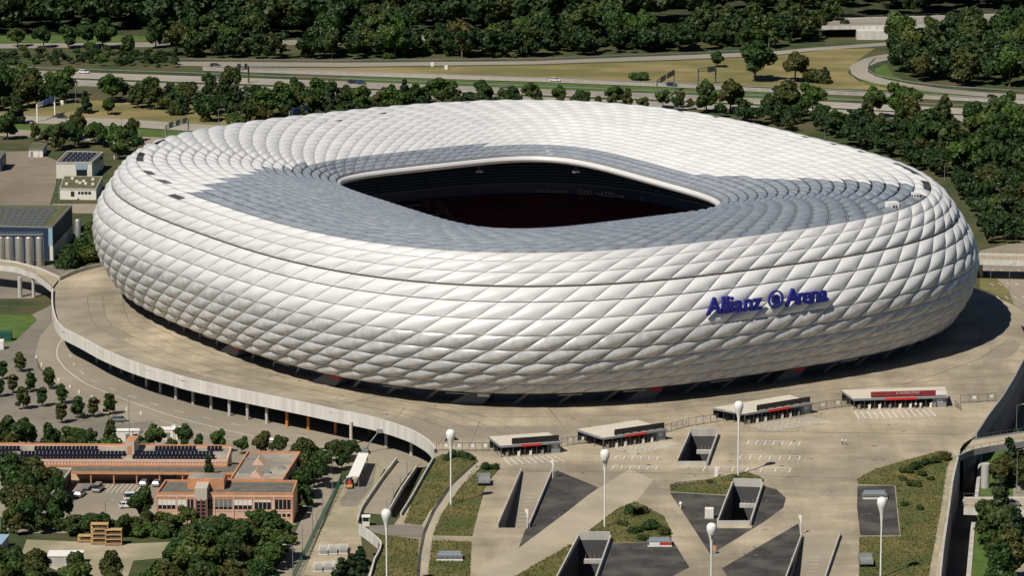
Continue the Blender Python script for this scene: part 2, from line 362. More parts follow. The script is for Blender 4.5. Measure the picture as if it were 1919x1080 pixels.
rd = random.Random(4); mb = MB()
for _ in range(90):      # drain covers and repaired spots
    x, y = rd.choice(((rd.uniform(1060, 1760), rd.uniform(770, 900)), (rd.uniform(250, 900), rd.uniform(690, 790)), (rd.uniform(900, 1700), rd.uniform(880, 1060))))
    g = G(x, y)
    if inside_xy(g.x, g.y, PLAZA) and not any(inside_xy(g.x, g.y, h) for h in HOLES): mb.box((g.x, g.y, .03), (rd.uniform(.5, 1.3), rd.uniform(.4, .8), .02), rd.uniform(0, 3))
mb.build('drain_covers', mat('drain', (.13, .115, .09), .9))['kind'] = 'stuff'
# dark gravel fields and grass beds set into the plaza
GRAV = [[(1043, 882), (1121, 914), (1060, 962), (972, 1028), (984, 995)],
        [(1255, 924), (1300, 926), (1362, 930), (1343, 987), (1344, 991), (1408, 991), (1409, 987), (1433, 912), (1455, 918), (1473, 934), (1468, 952), (1430, 980), (1332, 1040), (1330, 1038), (1290, 976)],
        [(1353, 1066), (1496, 982), (1500, 1004), (1478, 1095), (1372, 1095)],
        [(1147, 1019), (1262, 1016), (1292, 1064), (1262, 1080), (1240, 1095), (1120, 1095)],
        [(1607, 911), (1676, 911), (1686, 1004), (1612, 1004), (1606, 950)]]
for i, g in enumerate(GRAV): sheet('gravel_field', g, .02, M_GRAV)
BEDS = [[(816, 858), (828, 852), (882, 850), (898, 866), (850, 905), (806, 958), (790, 985), (757, 982), (768, 950)],
        [(893, 872), (938, 870), (932, 884), (918, 900), (908, 918), (895, 965), (885, 1006), (810, 1004), (822, 972), (850, 930)],
        [(810, 1014), (884, 1016), (880, 1095), (800, 1095)],
        [(712, 1010), (724, 1004), (784, 1012), (782, 1095), (692, 1095)],
        [(1155, 955), (1190, 940), (1245, 968), (1258, 1000), (1258, 1016), (1146, 1018), (1140, 1010), (1085, 1012), (1110, 990)],
        [(1255, 908), (1310, 902), (1400, 884), (1432, 898), (1430, 910), (1374, 912), (1362, 928), (1256, 922)],
        [(975, 1075), (1070, 1020), (1076, 1026), (1045, 1095), (940, 1095)],
        [(1608, 908), (1606, 898), (1640, 880), (1700, 862), (1760, 846), (1784, 850), (1776, 880), (1764, 960), (1738, 1095), (1610, 1095), (1610, 1008), (1688, 1006), (1678, 910)]]
for b in BEDS: sheet('grass_bed', b, .03, M_BANK)
sheet('gravel_strip', [(1786, 852), (1794, 856), (1788, 880), (1766, 1000), (1750, 1095), (1738, 1095), (1762, 960), (1774, 880)], .045, M_SAND)
ribbon('curved_path', [(896, 866), (850, 908), (815, 960), (798, 1000), (790, 1040), (786, 1095)], [(906, 872), (862, 914), (830, 960), (812, 1000), (804, 1040), (799, 1095)], .05, M_LPAN, 40)
ribbon('path_edging', [(890, 864), (845, 906), (810, 956), (793, 996), (784, 1040), (780, 1095)], [(896, 866), (850, 908), (815, 960), (798, 1000), (790, 1040), (786, 1095)], .045, M_GRAV, 40)
sheet('service_lane', [(692, 986), (760, 984), (792, 986), (790, 1008), (720, 1004), (690, 996)], .04, M_ASPD)

# white painted markings on the plaza
mb = MB()
def comb(rows, n, tick, w=.24):
    for (a, b) in rows:
        A, B = G(*a), G(*b); line(mb, A, B, w, .03)
        for i in range(n+1):
            P = A.lerp(B, i/n); line(mb, P, P+tick, w, .03)
            if i < n:
                for q in (.35, .7): 
                    P1 = A.lerp(B, (i+.3)/n)+tick*q; P2 = A.lerp(B, (i+.75)/n)+tick*q; line(mb, P1, P2, .18, .03)
tk = G(1492, 840)-G(1500, 827)
comb([((1404, 826), (1500, 828)), ((1390, 853), (1500, 855)), ((1322, 875), (1482, 878))], 6, G(1496, 836)-G(1500, 828))
comb([((1156, 855), (1234, 856)), ((1151, 873), (1232, 875))], 5, G(1152, 861)-G(1156, 855))
def lattice(q, n, m_):
    a, b, c, d = [G(*p) for p in q]
    for i in range(n+1): line(mb, a.lerp(b, i/n), d.lerp(c, i/n), .24, .03)
    line(mb, a, b, .24, .03)
    for i in range(n):
        for j in range(1, m_+1): line(mb, a.lerp(b, (i+.15)/n).lerp(d.lerp(c, (i+.15)/n), j/m_*.95), a.lerp(b, (i+.85)/n).lerp(d.lerp(c, (i+.85)/n), j/m_*.95), .20, .03)
lattice([(944, 860), (1037, 855), (1058, 866), (956, 872)], 8, 3)
lattice([(1155, 842), (1256, 828), (1276, 832), (1196, 851)], 9, 4)
lattice([(1406, 799), (1518, 782), (1553, 791), (1448, 808)], 10, 4)
lattice([(1602, 772), (1740, 767), (1754, 781), (1610, 786)], 12, 4)
for k in range(14):
    a = G(975-k*3.4, 918+k*4.6); b = G(989-k*2.8, 918+k*4.6); a.z = b.z = 0
mb.build('plaza_markings', M_LINE)['kind'] = 'stuff'

# lower left streets, yards, car park (level ZL)
def low(name, px, dz, m): return poly_sheet(name, [(p.x, p.y) for p in pxpoly(px, ZL+dz)], ZL+dz, m)
low('under_deck_street', [(95, 590), (70, 640), (66, 662), (76, 690), (130, 745), (230, 792), (330, 835), (470, 862), (640, 880), (760, 880), (840, 870), (700, 740), (400, 690), (200, 560)], .03, M_ASPH)
low('car_park', [(-30, 600), (60, 590), (100, 570), (100, 600), (74, 632), (66, 662), (72, 690), (128, 745), (232, 795), (292, 788), (262, 812), (250, 860), (-60, 880), (-60, 640)], .045, M_ASPD)
low('road_verge', [(293, 792), (340, 838), (600, 868), (640, 850), (620, 890), (300, 850), (262, 815)], .05, M_ASPH)
low('lawn', [(-60, 585), (20, 590), (60, 590), (70, 600), (28, 640), (-60, 660)], .06, M_GREEN)
low('building_yard', [(-40, 890), (480, 890), (540, 870), (560, 960), (300, 1000), (-40, 1000)], .06, M_ASPH)
low('gravel_lane', [(50, 1012), (240, 1020), (330, 1016), (330, 1044), (250, 1052), (235, 1095), (160, 1095), (40, 1040)], .09, M_SAND)
low('access_road', [(560, 880), (640, 882), (636, 900), (560, 1095), (500, 1095), (535, 1040), (560, 985), (590, 930)], .09, M_ASPH)
low('gravel_yard', [(640, 905), (700, 860), (720, 880), (672, 965), (680, 1040), (690, 1095), (560, 1095)], .08, M_SAND)
low('dark_apron', [(636, 940), (690, 870), (705, 872), (700, 906), (668, 950), (640, 950)], .11, M_ASPD)
low('depot_yard', [(-60, 285), (60, 283), (105, 300), (105, 345), (92, 388), (-60, 390)], .05, mat('yard_brown', (.20, .165, .125), .9, (.235, .195, .15), .15, c3=(.17, .14, .11), scale3=.03))
low('depot_lane', [(95, 382), (200, 382), (200, 400), (140, 400)], .05, M_ASPH)
low('silo_forecourt', [(-40, 500), (130, 495), (150, 520), (60, 560), (-40, 560)], .05, M_ASPD)
low('street_right', [(1835, 500), (1850, 490), (1960, 480), (1960, 760), (1905, 640), (1895, 560), (1860, 520)], .06, M_ASPH)
low('street_right_far', [(1836, 470), (1960, 440), (1960, 520), (1836, 500)], .05, M_ASPH)
low('dry_verge', [(1836, 522), (1862, 516), (1890, 545), (1905, 582), (1880, 560), (1836, 540)], .08, M_DRY)
low('street_kerb', [(1836, 850), (1842, 850), (1826, 1000), (1816, 1130), (1806, 1130), (1818, 1000)], .16, M_CONC)
low('lawn', [(1846, 850), (1900, 840), (1905, 1130), (1816, 1130), (1830, 990)], .07, M_GREEN)
low('side_street', [(1900, 890), (1960, 880), (1960, 1130), (1890, 1130)], .09, M_ASPH)
ribbon('ramp_road', [(762, 858), (740, 872), (705, 915), (676, 962)], [(792, 868), (770, 882), (742, 922), (722, 966)], ZL+.14, M_ASPH, 12)
# motorways and ramps behind
ribbon('far_road', [(-80, 82), (240, 79), (600, 74), (950, 60), (1280, 45), (1480, 38), (1660, 33), (1830, 29), (2000, 25)], [(-80, 91), (240, 88), (600, 83), (950, 70), (1280, 54), (1480, 50), (1660, 48), (1830, 45), (2000, 41)], ZL+.1, M_MWAY, 60)
ribbon('ramp_far', [(330, 115), (640, 117), (1000, 114), (1280, 103), (1450, 96), (1520, 89), (1650, 80), (1720, 74)], [(330, 123), (640, 125), (1000, 120), (1280, 111), (1450, 103), (1520, 95), (1650, 86), (1720, 80)], ZL+.1, M_MWAY, 60)
MW = {'a': ([(380, 124), (640, 133), (1040, 147), (1280, 157), (1450, 166), (1613, 172), (1813, 182), (2000, 192)], [(380, 132), (640, 141), (1040, 154), (1280, 164), (1450, 173), (1613, 179), (1813, 189), (2000, 199)]),
      'b': ([(-80, 127), (0, 130), (320, 141), (640, 152), (920, 163), (1280, 177), (1480, 187), (1680, 197), (2000, 212)], [(-80, 138), (0, 141), (320, 152), (640, 163), (920, 174), (1280, 188), (1480, 198), (1680, 208), (2000, 223)]),
      'c': ([(-80, 141), (0, 144), (320, 156), (640, 167), (920, 178), (1280, 192), (1563, 205), (1760, 214), (2000, 226)], [(-80, 152), (0, 155), (320, 167), (640, 178), (920, 189), (1280, 203), (1563, 216), (1760, 225), (2000, 237)])}
for k, (a, b) in MW.items(): ribbon('motorway', a, b, ZL+.1, M_MWAY, 60)
ribbon('loop_ramp', [(1720, 92), (1668, 100), (1640, 104), (1610, 112), (1592, 124), (1590, 134), (1606, 146), (1640, 156), (1699, 166), (1766, 174), (1849, 181), (2000, 190)],
       [(1722, 102), (1678, 110), (1652, 114), (1634, 120), (1624, 127), (1624, 133), (1636, 141), (1662, 149), (1705, 157), (1770, 166), (1849, 173), (2000, 181)], ZL+.12, M_MWAY, 70)
low('dry_meadow', [(400, 126), (640, 127), (1000, 122), (1280, 113), (1450, 105), (1560, 92), (1640, 90), (1600, 118), (1588, 136), (1610, 152), (1700, 170), (1560, 166), (1280, 156), (1040, 146), (640, 132), (420, 124)], .06, M_DRY)
low('green_verge', [(640, 143), (1040, 156), (1280, 166), (1500, 177), (1680, 190), (1480, 186), (1280, 176), (920, 162), (640, 151)], .06, M_GREEN)
low('green_verge', [(1612, 150), (1660, 158), (1760, 174), (1840, 183), (1700, 172), (1625, 158)], .075, M_GREEN)
low('green_verge', [(1640, 128), (1662, 120), (1672, 140), (1700, 153), (1660, 146), (1640, 138)], .07, M_GREEN)
low('dry_slope', [(-40, 200), (110, 186), (240, 190), (420, 200), (430, 238), (217, 222), (33, 214), (-40, 216)], .05, M_DRY)
ribbon('local_road', [(-80, 211), (33, 215), (217, 222), (430, 236)], [(-80, 226), (33, 230), (217, 236), (430, 250)], ZL+.1, M_MWAY, 30)
low('green_verge', [(-80, 228), (33, 232), (217, 238), (430, 252), (430, 262), (200, 252), (17, 242), (-80, 238)], .07, M_GREEN)
ribbon('local_road', [(-80, 238), (17, 242), (200, 252), (330, 259)], [(-80, 252), (17, 255), (200, 266), (330, 272)], ZL+.1, M_ASPH, 30)
low('grass_strip_far', [(-80, 66), (240, 66), (400, 74), (240, 78), (-80, 80)], .05, M_GREEN)
ribbon('right_lane', [(1740, 276), (1800, 296), (1870, 318), (1960, 346)], [(1740, 283), (1800, 303), (1870, 326), (1960, 355)], ZL+.1, M_ASPH, 12)
# lane paint
mb = MB()
def dashes(a, b, f, n, z, solid=False):
    A = lerp_path(a, 200); B = lerp_path(b, 200); P = [G(*(A[i]*(1-f)+B[i]*f), z) for i in range(200)]
    P = lerp_path([(p.x, p.y) for p in P], n*3+1)
    for i in range(0, n*3, 1 if solid else 3): line(mb, Vector((*P[i], z)), Vector((*P[i+1], z)), .3, z)
for k, (a, b) in MW.items():
    dashes(a, b, .40, 60, ZL+.13); dashes(a, b, .68, 60, ZL+.13); dashes(a, b, .08, 60, ZL+.13, True); dashes(a, b, .93, 60, ZL+.13, True)
# street lines under the deck
def pxline(pts, w, z, dash=None):
    P = smooth_path([(G(x, y, z).x, G(x, y, z).y) for x, y in pts], 40)
    for i in range(len(P)-1):
        if dash and i % 3: continue
        line(mb, Vector((*P[i], z)), Vector((*P[i+1], z)), w, z)
pxline([(121, 630), (107, 650), (106, 670), (122, 692), (160, 720), (230, 748), (320, 780), (420, 806), (520, 828), (640, 842)], .2, ZL+.06)
pxline([(136, 648), (130, 668), (142, 690), (175, 715), (235, 740), (320, 768), (440, 796), (540, 815), (640, 828)], .16, ZL+.06, True)
pxline([(300, 788), (400, 818), (520, 840), (600, 850)], .14, ZL+.07)
for dx in range(0, 90, 12): line(mb, G(190+dx*.75, 924, ZL+.09), G(204+dx*.75, 908, ZL+.09), .15, ZL+.09)
for x in range(1842, 1925, 16):
    for y in (505, 530, 555): line(mb, G(x+(y-505)*.5, y, ZL+.09), G(x+7+(y-505)*.5, y+5, ZL+.09), .2, ZL+.09)
mb.build('lane_markings', M_LINE)['kind'] = 'stuff'
def guardrail(pts, label, h=.75, z=ZL, m=None):
    P = smooth_path([(G(x, y, z).x, G(x, y, z).y) for x, y in pts], 60); mb = MB(); root = empty('guardrail', (P[0][0], P[0][1], z), label, 'guardrail', 'guardrails along the motorway')
    for i in range(len(P)-1):
        a = Vector((*P[i], z)); b = Vector((*P[i+1], z)); t = (b-a).normalized(); s = Vector((-t.y, t.x, 0))*.1; u = Vector((0, 0, h-.32)); w = Vector((0, 0, h))
        mb.add([a-s+u, b-s+u, b-s+w, a-s+w, a+s+u, b+s+u, b+s+w, a+s+w], [(0, 1, 2, 3), (5, 4, 7, 6), (3, 2, 6, 7), (1, 0, 4, 5)])
    mb.build('rail', m or M_STEEL, root); mp = MB()
    for i in range(0, len(P), 2): mp.box((P[i][0], P[i][1], z+h*.3), (.15, .15, h*.6))
    q = mp.build('posts', M_STEEL, root); q['kind'] = 'stuff'
guardrail([(-80, 124), (320, 137), (640, 149), (920, 160), (1280, 174), (1480, 184), (2000, 209)], 'long steel guardrail along the upper edge of the wide motorway')
guardrail([(-80, 140), (320, 154), (640, 165), (920, 176), (1280, 190), (1563, 203), (2000, 225)], 'steel guardrail in the median between the two near motorway carriageways', m=M_CONC)
guardrail([(330, 112), (640, 115), (1000, 112), (1280, 101), (1450, 94)], 'steel guardrail behind the far slip road above the dry meadow')
guardrail([(400, 126), (640, 135), (1040, 149), (1280, 158), (1613, 173), (2000, 193)], 'steel guardrail below the dry meadow beside the upper carriageway')
guardrail([(1640, 110), (1628, 122), (1626, 132), (1640, 143), (1705, 155), (1770, 163), (2000, 178)], 'guardrail round the inside of the curved loop ramp')

# ================================================================ STADIUM
stadium = empty('stadium', (0, 0, 0), 'huge white cushion-clad football stadium with a rounded oval open roof', 'stadium')
# frame shell just under the cushions
mb = MB(); VV = np.linspace(0, 29, 88); TT = np.linspace(0, 1, 288, endpoint=False)
ring_band(mb, [S(TT, np.full(288, v))-SN(TT, np.full(288, v))*.12 for v in VV[:34]])
mb.build('frame_shell', M_FRAME, stadium, True)
# ring grooves / purlins on the roof: dark tubes on the diagrid so the clear roof shows its structure
mb = MB()
for j in range(11, 30):
    P = S(np.linspace(0, 1, 192, endpoint=False), np.full(192, float(j)))
    N = SN(np.linspace(0, 1, 192, endpoint=False), np.full(192, min(float(j), 28.9)))
    A = P+N*.02; 
    r0 = A+np.array([0, 0, -.35]); ring_band(mb, [r0, A])
for i in range(NS):
    v = np.linspace(11, 29, 37); t = (i+SHIFT*v)/NS; P = S(t, v); N = SN(t, np.minimum(v, 28.9)); T = np.cross(N, np.gradient(P, axis=0)); T /= np.linalg.norm(T, axis=1, keepdims=True)
    mb.strip([tuple(p) for p in P-T*.09+N*.05], [tuple(p) for p in P+T*.09+N*.05])
mb.build('roof_diagrid', mat('roof_steel', (.42, .43, .44), .5, metal=.2), stadium)
mb = MB(); ring_band(mb, [S(TT, np.full(288, v))-np.array([0, 0, 1.6]) for v in np.linspace(11, 29, 28)])
mb.build('roof_inner_skin', mat('inner_skin', (.055, .065, .08), .7), stadium, True)
# cushions
def clear_limit(x):
    return np.interp(x, [300, 366, 367, 483, 620, 700, 860, 1000, 1090, 1200, 1290, 1400, 1700, 1724, 1725], [2000, 2000, 360, 320, 303, 287, 272, 269, 276, 303, 328, 332, 346, 372, 2000])
VENT_PX = [(265, 290), (276, 303), (290, 327), (315, 343), (345, 362), (303, 274), (1662, 305), (1686, 312), (1708, 322), (1732, 338), (1738, 350), (1716, 372), (1612, 286), (1542, 264), (1490, 252), (1327, 213), (1265, 203), (700, 213), (865, 192), (620, 224)]
ii, jj = np.meshgrid(np.arange(NS), np.arange(NR), indexing='ij'); ii = ii.ravel(); jj = jj.ravel()
tc = (ii+.5+SHIFT*(jj+.5))/NS; vc = jj+.5; Pc = S(tc, vc); Nc = SN(tc, vc); pc = PX(Pc)
corn = [PX(S((ii+p+SHIFT*(jj+q))/NS, (jj+q).astype(float))) for p, q in ((0, 0), (1, 0), (1, 1), (0, 1))]
area = sum(corn[k][:, 0]*corn[(k+1) % 4][:, 1]-corn[(k+1) % 4][:, 0]*corn[k][:, 1] for k in range(4))/2
view = np.array([CX, CY, CZ])-Pc; view /= np.linalg.norm(view, axis=1, keepdims=True); facing = (Nc*view).sum(1)
vis = (facing > .02) & (pc[:, 0] > -50) & (pc[:, 0] < 1970)
clear = (jj >= 11) & (pc[:, 1] > clear_limit(pc[:, 0]))
# the near half of the roof counts as clear also where the pixel limit cannot tell
vent = set()
cand = np.where(vis & (jj >= 9) & (jj <= 14) & ~clear)[0]
for x, y in VENT_PX:
    d = np.hypot(pc[cand, 0]-x, (pc[cand, 1]-y)*2); k = d.argmin()
    if d[k] < 22: vent.add(int(cand[k]))
score = np.where(vis, np.abs(area), 0); big = set(int(k) for k in np.argsort(-score)[:300])-vent
uu = (1-np.cos(np.linspace(0, np.pi, 9)))/2; ww = (1-np.cos(np.linspace(0, np.pi, 8)))/2
PQ = np.array([(p, q) for q in ww for p in uu]); NP, NQ = len(uu), len(ww)
QF = np.array([(r*NP+c, r*NP+c+1, (r+1)*NP+c+1, (r+1)*NP+c) for r in range(NQ-1) for c in range(NP-1)])
HB = (16*PQ[:, 0]*(1-PQ[:, 0])*PQ[:, 1]*(1-PQ[:, 1]))**.78
def cushion_verts(k, half=False):
    i, j = ii[k], jj[k]; e1 = .012; e2 = .015
    if clear[k]: e1 = .05; e2 = .075
    if j == 7: e2 = .035
    p = e1+PQ[:, 0]*(1-2*e1); q = e2+PQ[:, 1]*(1-2*e2)
    if j == 7: q = e2+PQ[:, 1]*(1-2*e2-.05)
    if half: q = .42+PQ[:, 1]*.56
    t = (i+p+SHIFT*(j+q))/NS; v = j+q; P = S(t, v); H = .80 if j < 11 else (.80*(1-(j-11)/18*.5))
    return P+SN(t, v)*(H*HB+.03)[:, None]
stuff_v, stuff_f, stuff_m = [], [], []; nv = 0
CM = [M_CW, M_CS, M_CC]
for k in range(len(ii)):
    if k in vent: continue
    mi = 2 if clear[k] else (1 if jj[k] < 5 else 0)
    V = cushion_verts(k)
    if k in big:
        me = bpy.data.meshes.new('cushion'); me.from_pydata(V.tolist(), [], QF.tolist()); me.materials.append(CM[mi])
        me.polygons.foreach_set('use_smooth', [True]*len(me.polygons)); o = bpy.data.objects.new('cushion', me); col.objects.link(o); o.parent = stadium
    else:
        stuff_v.append(V); stuff_f.append(QF+nv); stuff_m += [mi]*len(QF); nv += len(V)
me = bpy.data.meshes.new('cushion_field'); me.from_pydata(np.vstack(stuff_v).tolist(), [], np.vstack(stuff_f).tolist())
for m in CM: me.materials.append(m)
me.polygons.foreach_set('material_index', stuff_m); me.polygons.foreach_set('use_smooth', [True]*len(me.polygons))
o = bpy.data.objects.new('cushion_field', me); col.objects.link(o); o.parent = stadium; o['kind'] = 'stuff'
for k in vent:      # opened roof bays with louvres
    mb = MB(); i, j = ii[k], jj[k]
    def cp(p, q, h): 
        t = np.array([(i+p+SHIFT*(j+q))/NS]); v = np.array([j+q]); return tuple((S(t, v)+SN(t, v)*h)[0])
    mb.add([cp(.03, .05, -.10), cp(.97, .05, -.10), cp(.97, .45, -.10), cp(.03, .45, -.10)], [(0, 1, 2, 3)]); mb.mi = 1
    for q in np.linspace(.06, .38, 4): mb.add([cp(.03, q-.022, .0), cp(.97, q-.022, .0), cp(.97, q+.022, .15), cp(.03, q+.022, .15)], [(0, 1, 2, 3)])
    me = bpy.data.meshes.new('cushion'); me.from_pydata(cushion_verts(k, True).tolist(), [], QF.tolist()); me.materials.append(M_CW); me.polygons.foreach_set('use_smooth', [True]*len(me.polygons))
    o = bpy.data.objects.new('cushion', me); col.objects.link(o); o.parent = stadium
    mb.build('roof_vent', [M_FRAME, mat('louvre', (.10, .10, .10), .6)], stadium)
# groove gutter line above row 8
mb = MB(); P = S(TT, np.full(288, 8.)); N = SN(TT, np.full(288, 8.)); ring_band(mb, [P+N*.10-np.array([0, 0, .16]), P+N*.34-np.array([0, 0, .10]), P+N*.34+np.array([0, 0, .06]), P+N*.10+np.array([0, 0, .12])])
mb.build('gutter_rail', mat('gutter', (.30, .28, .25), .6), stadium)
# rim tube round the opening
mb = MB(); T3 = np.linspace(0, 1, 240, endpoint=False); P = S(T3, np.full(240, 29.)); N0 = -np.stack([P[:, 0], P[:, 1], 0*P[:, 0]], 1); N0 /= np.linalg.norm(N0, axis=1, keepdims=True)
rg = []
for a in np.linspace(0, 2*np.pi, 13): rg.append(P+N0*(.35+1.0*math.cos(a))+np.array([0, 0, 1.])*(-1.45+1.0*math.sin(a)))
ring_band(mb, rg); mb.build('roof_rim', M_CW, stadium, True)
# base: drum wall, soffit, slanted columns
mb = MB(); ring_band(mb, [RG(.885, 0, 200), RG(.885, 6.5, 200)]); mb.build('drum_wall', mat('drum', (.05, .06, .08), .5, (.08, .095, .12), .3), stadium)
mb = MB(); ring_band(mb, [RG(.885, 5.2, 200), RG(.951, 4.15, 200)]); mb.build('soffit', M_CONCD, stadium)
base = RG(.905, 0, 64); top = RG(.930, 4.9, 64)
for i in range(64):
    if base[i][1] > 40: continue
    mb = MB(); b = Vector(base[i]); a = Vector(top[(i+1) % 64]).lerp(Vector(top[i]), .55); mb.cyl(b, a, .45, .38, 8); mb.build('column', M_CONCD, stadium)
# entrance stair blocks below the cushions with red name boards
def base_pt(px, k=.912):
    R_ = RG(k, 0., 720); p = PX(R_); m_ = R_[:, 1] < 30; idx = np.where(m_)[0]; b = idx[np.abs(p[idx, 0]-px).argmin()]
    q = R_[b]; nx = R_[(b+1) % 720]-R_[b-1]; nx /= np.linalg.norm(nx); return Vector(q), Vector(nx), Vector((nx[1], -nx[0], 0))
for px in (444, 625, 890, 1212, 1476):
    q, t, nn = base_pt(px); mb = MB()
    def L(a, b, c): return q+t*a+nn*b+Vector((0, 0, c))
    mb.add([L(-7, 1.5, .05), L(2, 1.5, .05), L(5, 1.5, 3.4), L(-1, 1.5, 3.4), L(-7, -3, .05), L(2, -3, .05), L(5, -3, 3.4), L(-1, -3, 3.4)], [(0, 1, 2, 3), (5, 4, 7, 6), (3, 2, 6, 7), (0, 3, 7, 4), (1, 5, 6, 2)])
    st = mb.build('stair_block', mat('stair_grey', (.12, .125, .135), .7), stadium)
    mb = MB(); mb.add([L(.8, 1.75, 2.3), L(4., 1.75, 2.3), L(4., 1.75, 3.1), L(.8, 1.75, 3.1), L(.8, 1.5, 2.3), L(4., 1.5, 2.3), L(4., 1.5, 3.1), L(.8, 1.5, 3.1)], [(0, 1, 2, 3), (3, 2, 6, 7), (0, 3, 7, 4), (1, 5, 6, 2)])
    mb.build('name_board', M_RED if px != 890 else M_WHITE, st)
for px in (392, 530, 740, 858, 1065, 1190, 1350, 1592):
    q, t, nn = base_pt(px, .938); mb = MB(); mb.box(q+Vector((0, 0, 3.4)), (6.5, .9, .2), math.atan2(t.y, t.x)); mb.build('door_canopy', M_STEEL, stadium)
# bowl: three tiers with stepped rows
M_SEATR = mat('seats_red', (.11, .010, .024), .6, (.14, .013, .028), .6); M_SEATD = mat('seats_dark', (.05, .10, .145), .6, (.07, .125, .17), .6)
def tier(name, k0, z0, k1, z1, rows, m):
    rings = []
    for r in range(rows+1):
        k = k0+(k1-k0)*r/rows; z = z0+(z1-z0)*r/rows; rings.append(RG(k, z, 160, 3.2))
        if r < rows: rings.append(RG(k, z+(z1-z0)/rows, 160, 3.2))
    mb = MB(); ring_band(mb, rings); return mb.build(name, m, stadium)
tier('lower_stand', .31, -6.5, .55, 5.5, 22, M_SEATR); tier('middle_stand', .55, 6.2, .70, 14.5, 14, M_SEATR); tier('upper_stand', .70, 17.8, .88, 35.5, 24, M_SEATD)
def fascia(name, k, z0, z1, m):
    mb = MB(); ring_band(mb, [RG(k, z0, 160, 3.2), RG(k, z1, 160, 3.2)]); return mb.build(name, m, stadium)
fb = fascia('stand_fascia', .702, 14.4, 17.8, mat('fascia_blue', (.03, .05, .12), .5)); fascia('stand_fascia', .552, 5.3, 6.4, mat('fascia_blue', (.03, .05, .12), .5)); fascia('bowl_wall', .315, -7.2, -6.4, M_CONCD)
o = poly_sheet('pitch', [(p[0], p[1]) for p in RG(.32, 0, 80, 3.2)], -7.2, M_GREEN, parent=stadium)
FONT = bpy.data.curves.new('tmp', 'FONT')
def text_mesh(txt, size, depth, bold=0.):
    cu = bpy.data.curves.new('t', 'FONT'); cu.body = txt; cu.size = size; cu.extrude = depth/2; cu.offset = bold; cu.align_x = 'CENTER'; cu.resolution_u = 3
    ob = bpy.data.objects.new('t', cu); col.objects.link(ob); dg = bpy.context.evaluated_depsgraph_get(); me = bpy.data.meshes.new_from_object(ob.evaluated_get(dg)); bpy.data.objects.remove(ob); return me
def text_obj(name, txt, size, depth, M, m, parent=None, bold=0.):
    me = text_mesh(txt, size, depth, bold); me.materials.clear(); me.materials.append(m); o = bpy.data.objects.new(name, me); col.objects.link(o)
    if parent: o.parent = parent; o.matrix_parent_inverse = parent.matrix_basis.inverted()
    o.matrix_basis = M; return o
def frame_m(p, xdir, up):
    x = xdir.normalized(); z = x.cross(up).normalized(); y = z.cross(x); return Matrix((( x.x, y.x, z.x, p.x), (x.y, y.y, z.y, p.y), (x.z, y.z, z.z, p.z), (0, 0, 0, 1)))
M_GREYT = mat('grey_print', (.45, .45, .47), .6)
ringf = RG(.699, 15.3, 720, 3.2); pf = PX(ringf)
for px, tx in ((1033, 'www.fcbayern.de'), (1122, 'Audi'), (1164, 'Audi'), (1205, 'T ...')):
    idx = np.where(ringf[:, 1] > 0)[0]; k = idx[np.abs(pf[idx, 0]-px).argmin()]; t = Vector(ringf[k-4]-ringf[(k+4) % 720]); 
    if t.x < 0: t = -t
    text_obj('fascia_lettering', tx, 1.5, .05, frame_m(Vector(ringf[k])*.995+Vector((0, 0, .1)), t, Vector((0, 0, 1))), M_GREYT, stadium)
for px in (1096, 1143):
    idx = np.where(ringf[:, 1] > 0)[0]; k = idx[np.abs(pf[idx, 0]-px).argmin()]; c = Vector(ringf[k])*.994; t = Vector(ringf[k-4]-ringf[(k+4) % 720]).normalized(); mb = MB()
    for s_ in range(4):
        cc = c+t*(s_-1.5)*1.1+Vector((0, 0, .7))
        for a in range(16):
            a0, a1 = 2*math.pi*a/16, 2*math.pi*(a+1)/16; f = lambda an, r: cc+t*math.cos(an)*r+Vector((0, 0, math.sin(an)*r)); mb.add([f(a0, .62), f(a1, .62), f(a1, .78), f(a0, .78)], [(0, 1, 2, 3)])
    mb.build('fascia_rings', M_GREYT, stadium)
# pale seat lettering in the middle stand
mb = MB()
ms = [RG(.55+.15*q/14+.002, 6.2+8.3*(q+1)/14+.12, 2000, 3.2) for q in range(14)]; mp = [PX(m_) for m_ in ms]
def seat_px(px, py):
    best = None
    for m_, p_ in zip(ms, mp):
        idx = np.where(m_[:, 1] > 10)[0]; d = np.hypot(p_[idx, 0]-px, p_[idx, 1]-py); k = d.argmin()
        if best is None or d[k] < best[0]: best = (d[k], m_[idx[k]])
    return Vector(best[1])
for x0, y0, x1, y1 in ((796, 374, 802, 404), (822, 380, 850, 414), (786, 384, 800, 376), (806, 404, 822, 398), (770, 388, 788, 382)):
    for f in np.linspace(0, 1, 8):
        c = seat_px(x0+(x1-x0)*f, y0+(y1-y0)*f)
        for d in (-.8, 0., .8): mb.box(c+Vector((d, -.1, .1)), (.55, .4, .25))
mb.build('seat_lettering', mat('pale_seat', (.22, .24, .26), .6), stadium)
# hanging loudspeaker clusters under the rim
for px in (896, 1082):
    rr = RG(.44, 33., 720, 4.4, 128.5, 105.); q = PX(rr); idx = np.where(rr[:, 1] > 0)[0]; k = idx[np.abs(q[idx, 0]-px).argmin()]; c = Vector(rr[k])*.985; mb = MB()
    mb.cyl(c, c-Vector((0, 0, 2.6)), .12, .12, 6); mb.box(c-Vector((0, 0, 3.)), (2.2, 1.2, .6)); mb.build('hanging_loudspeaker', M_STEEL, stadium)
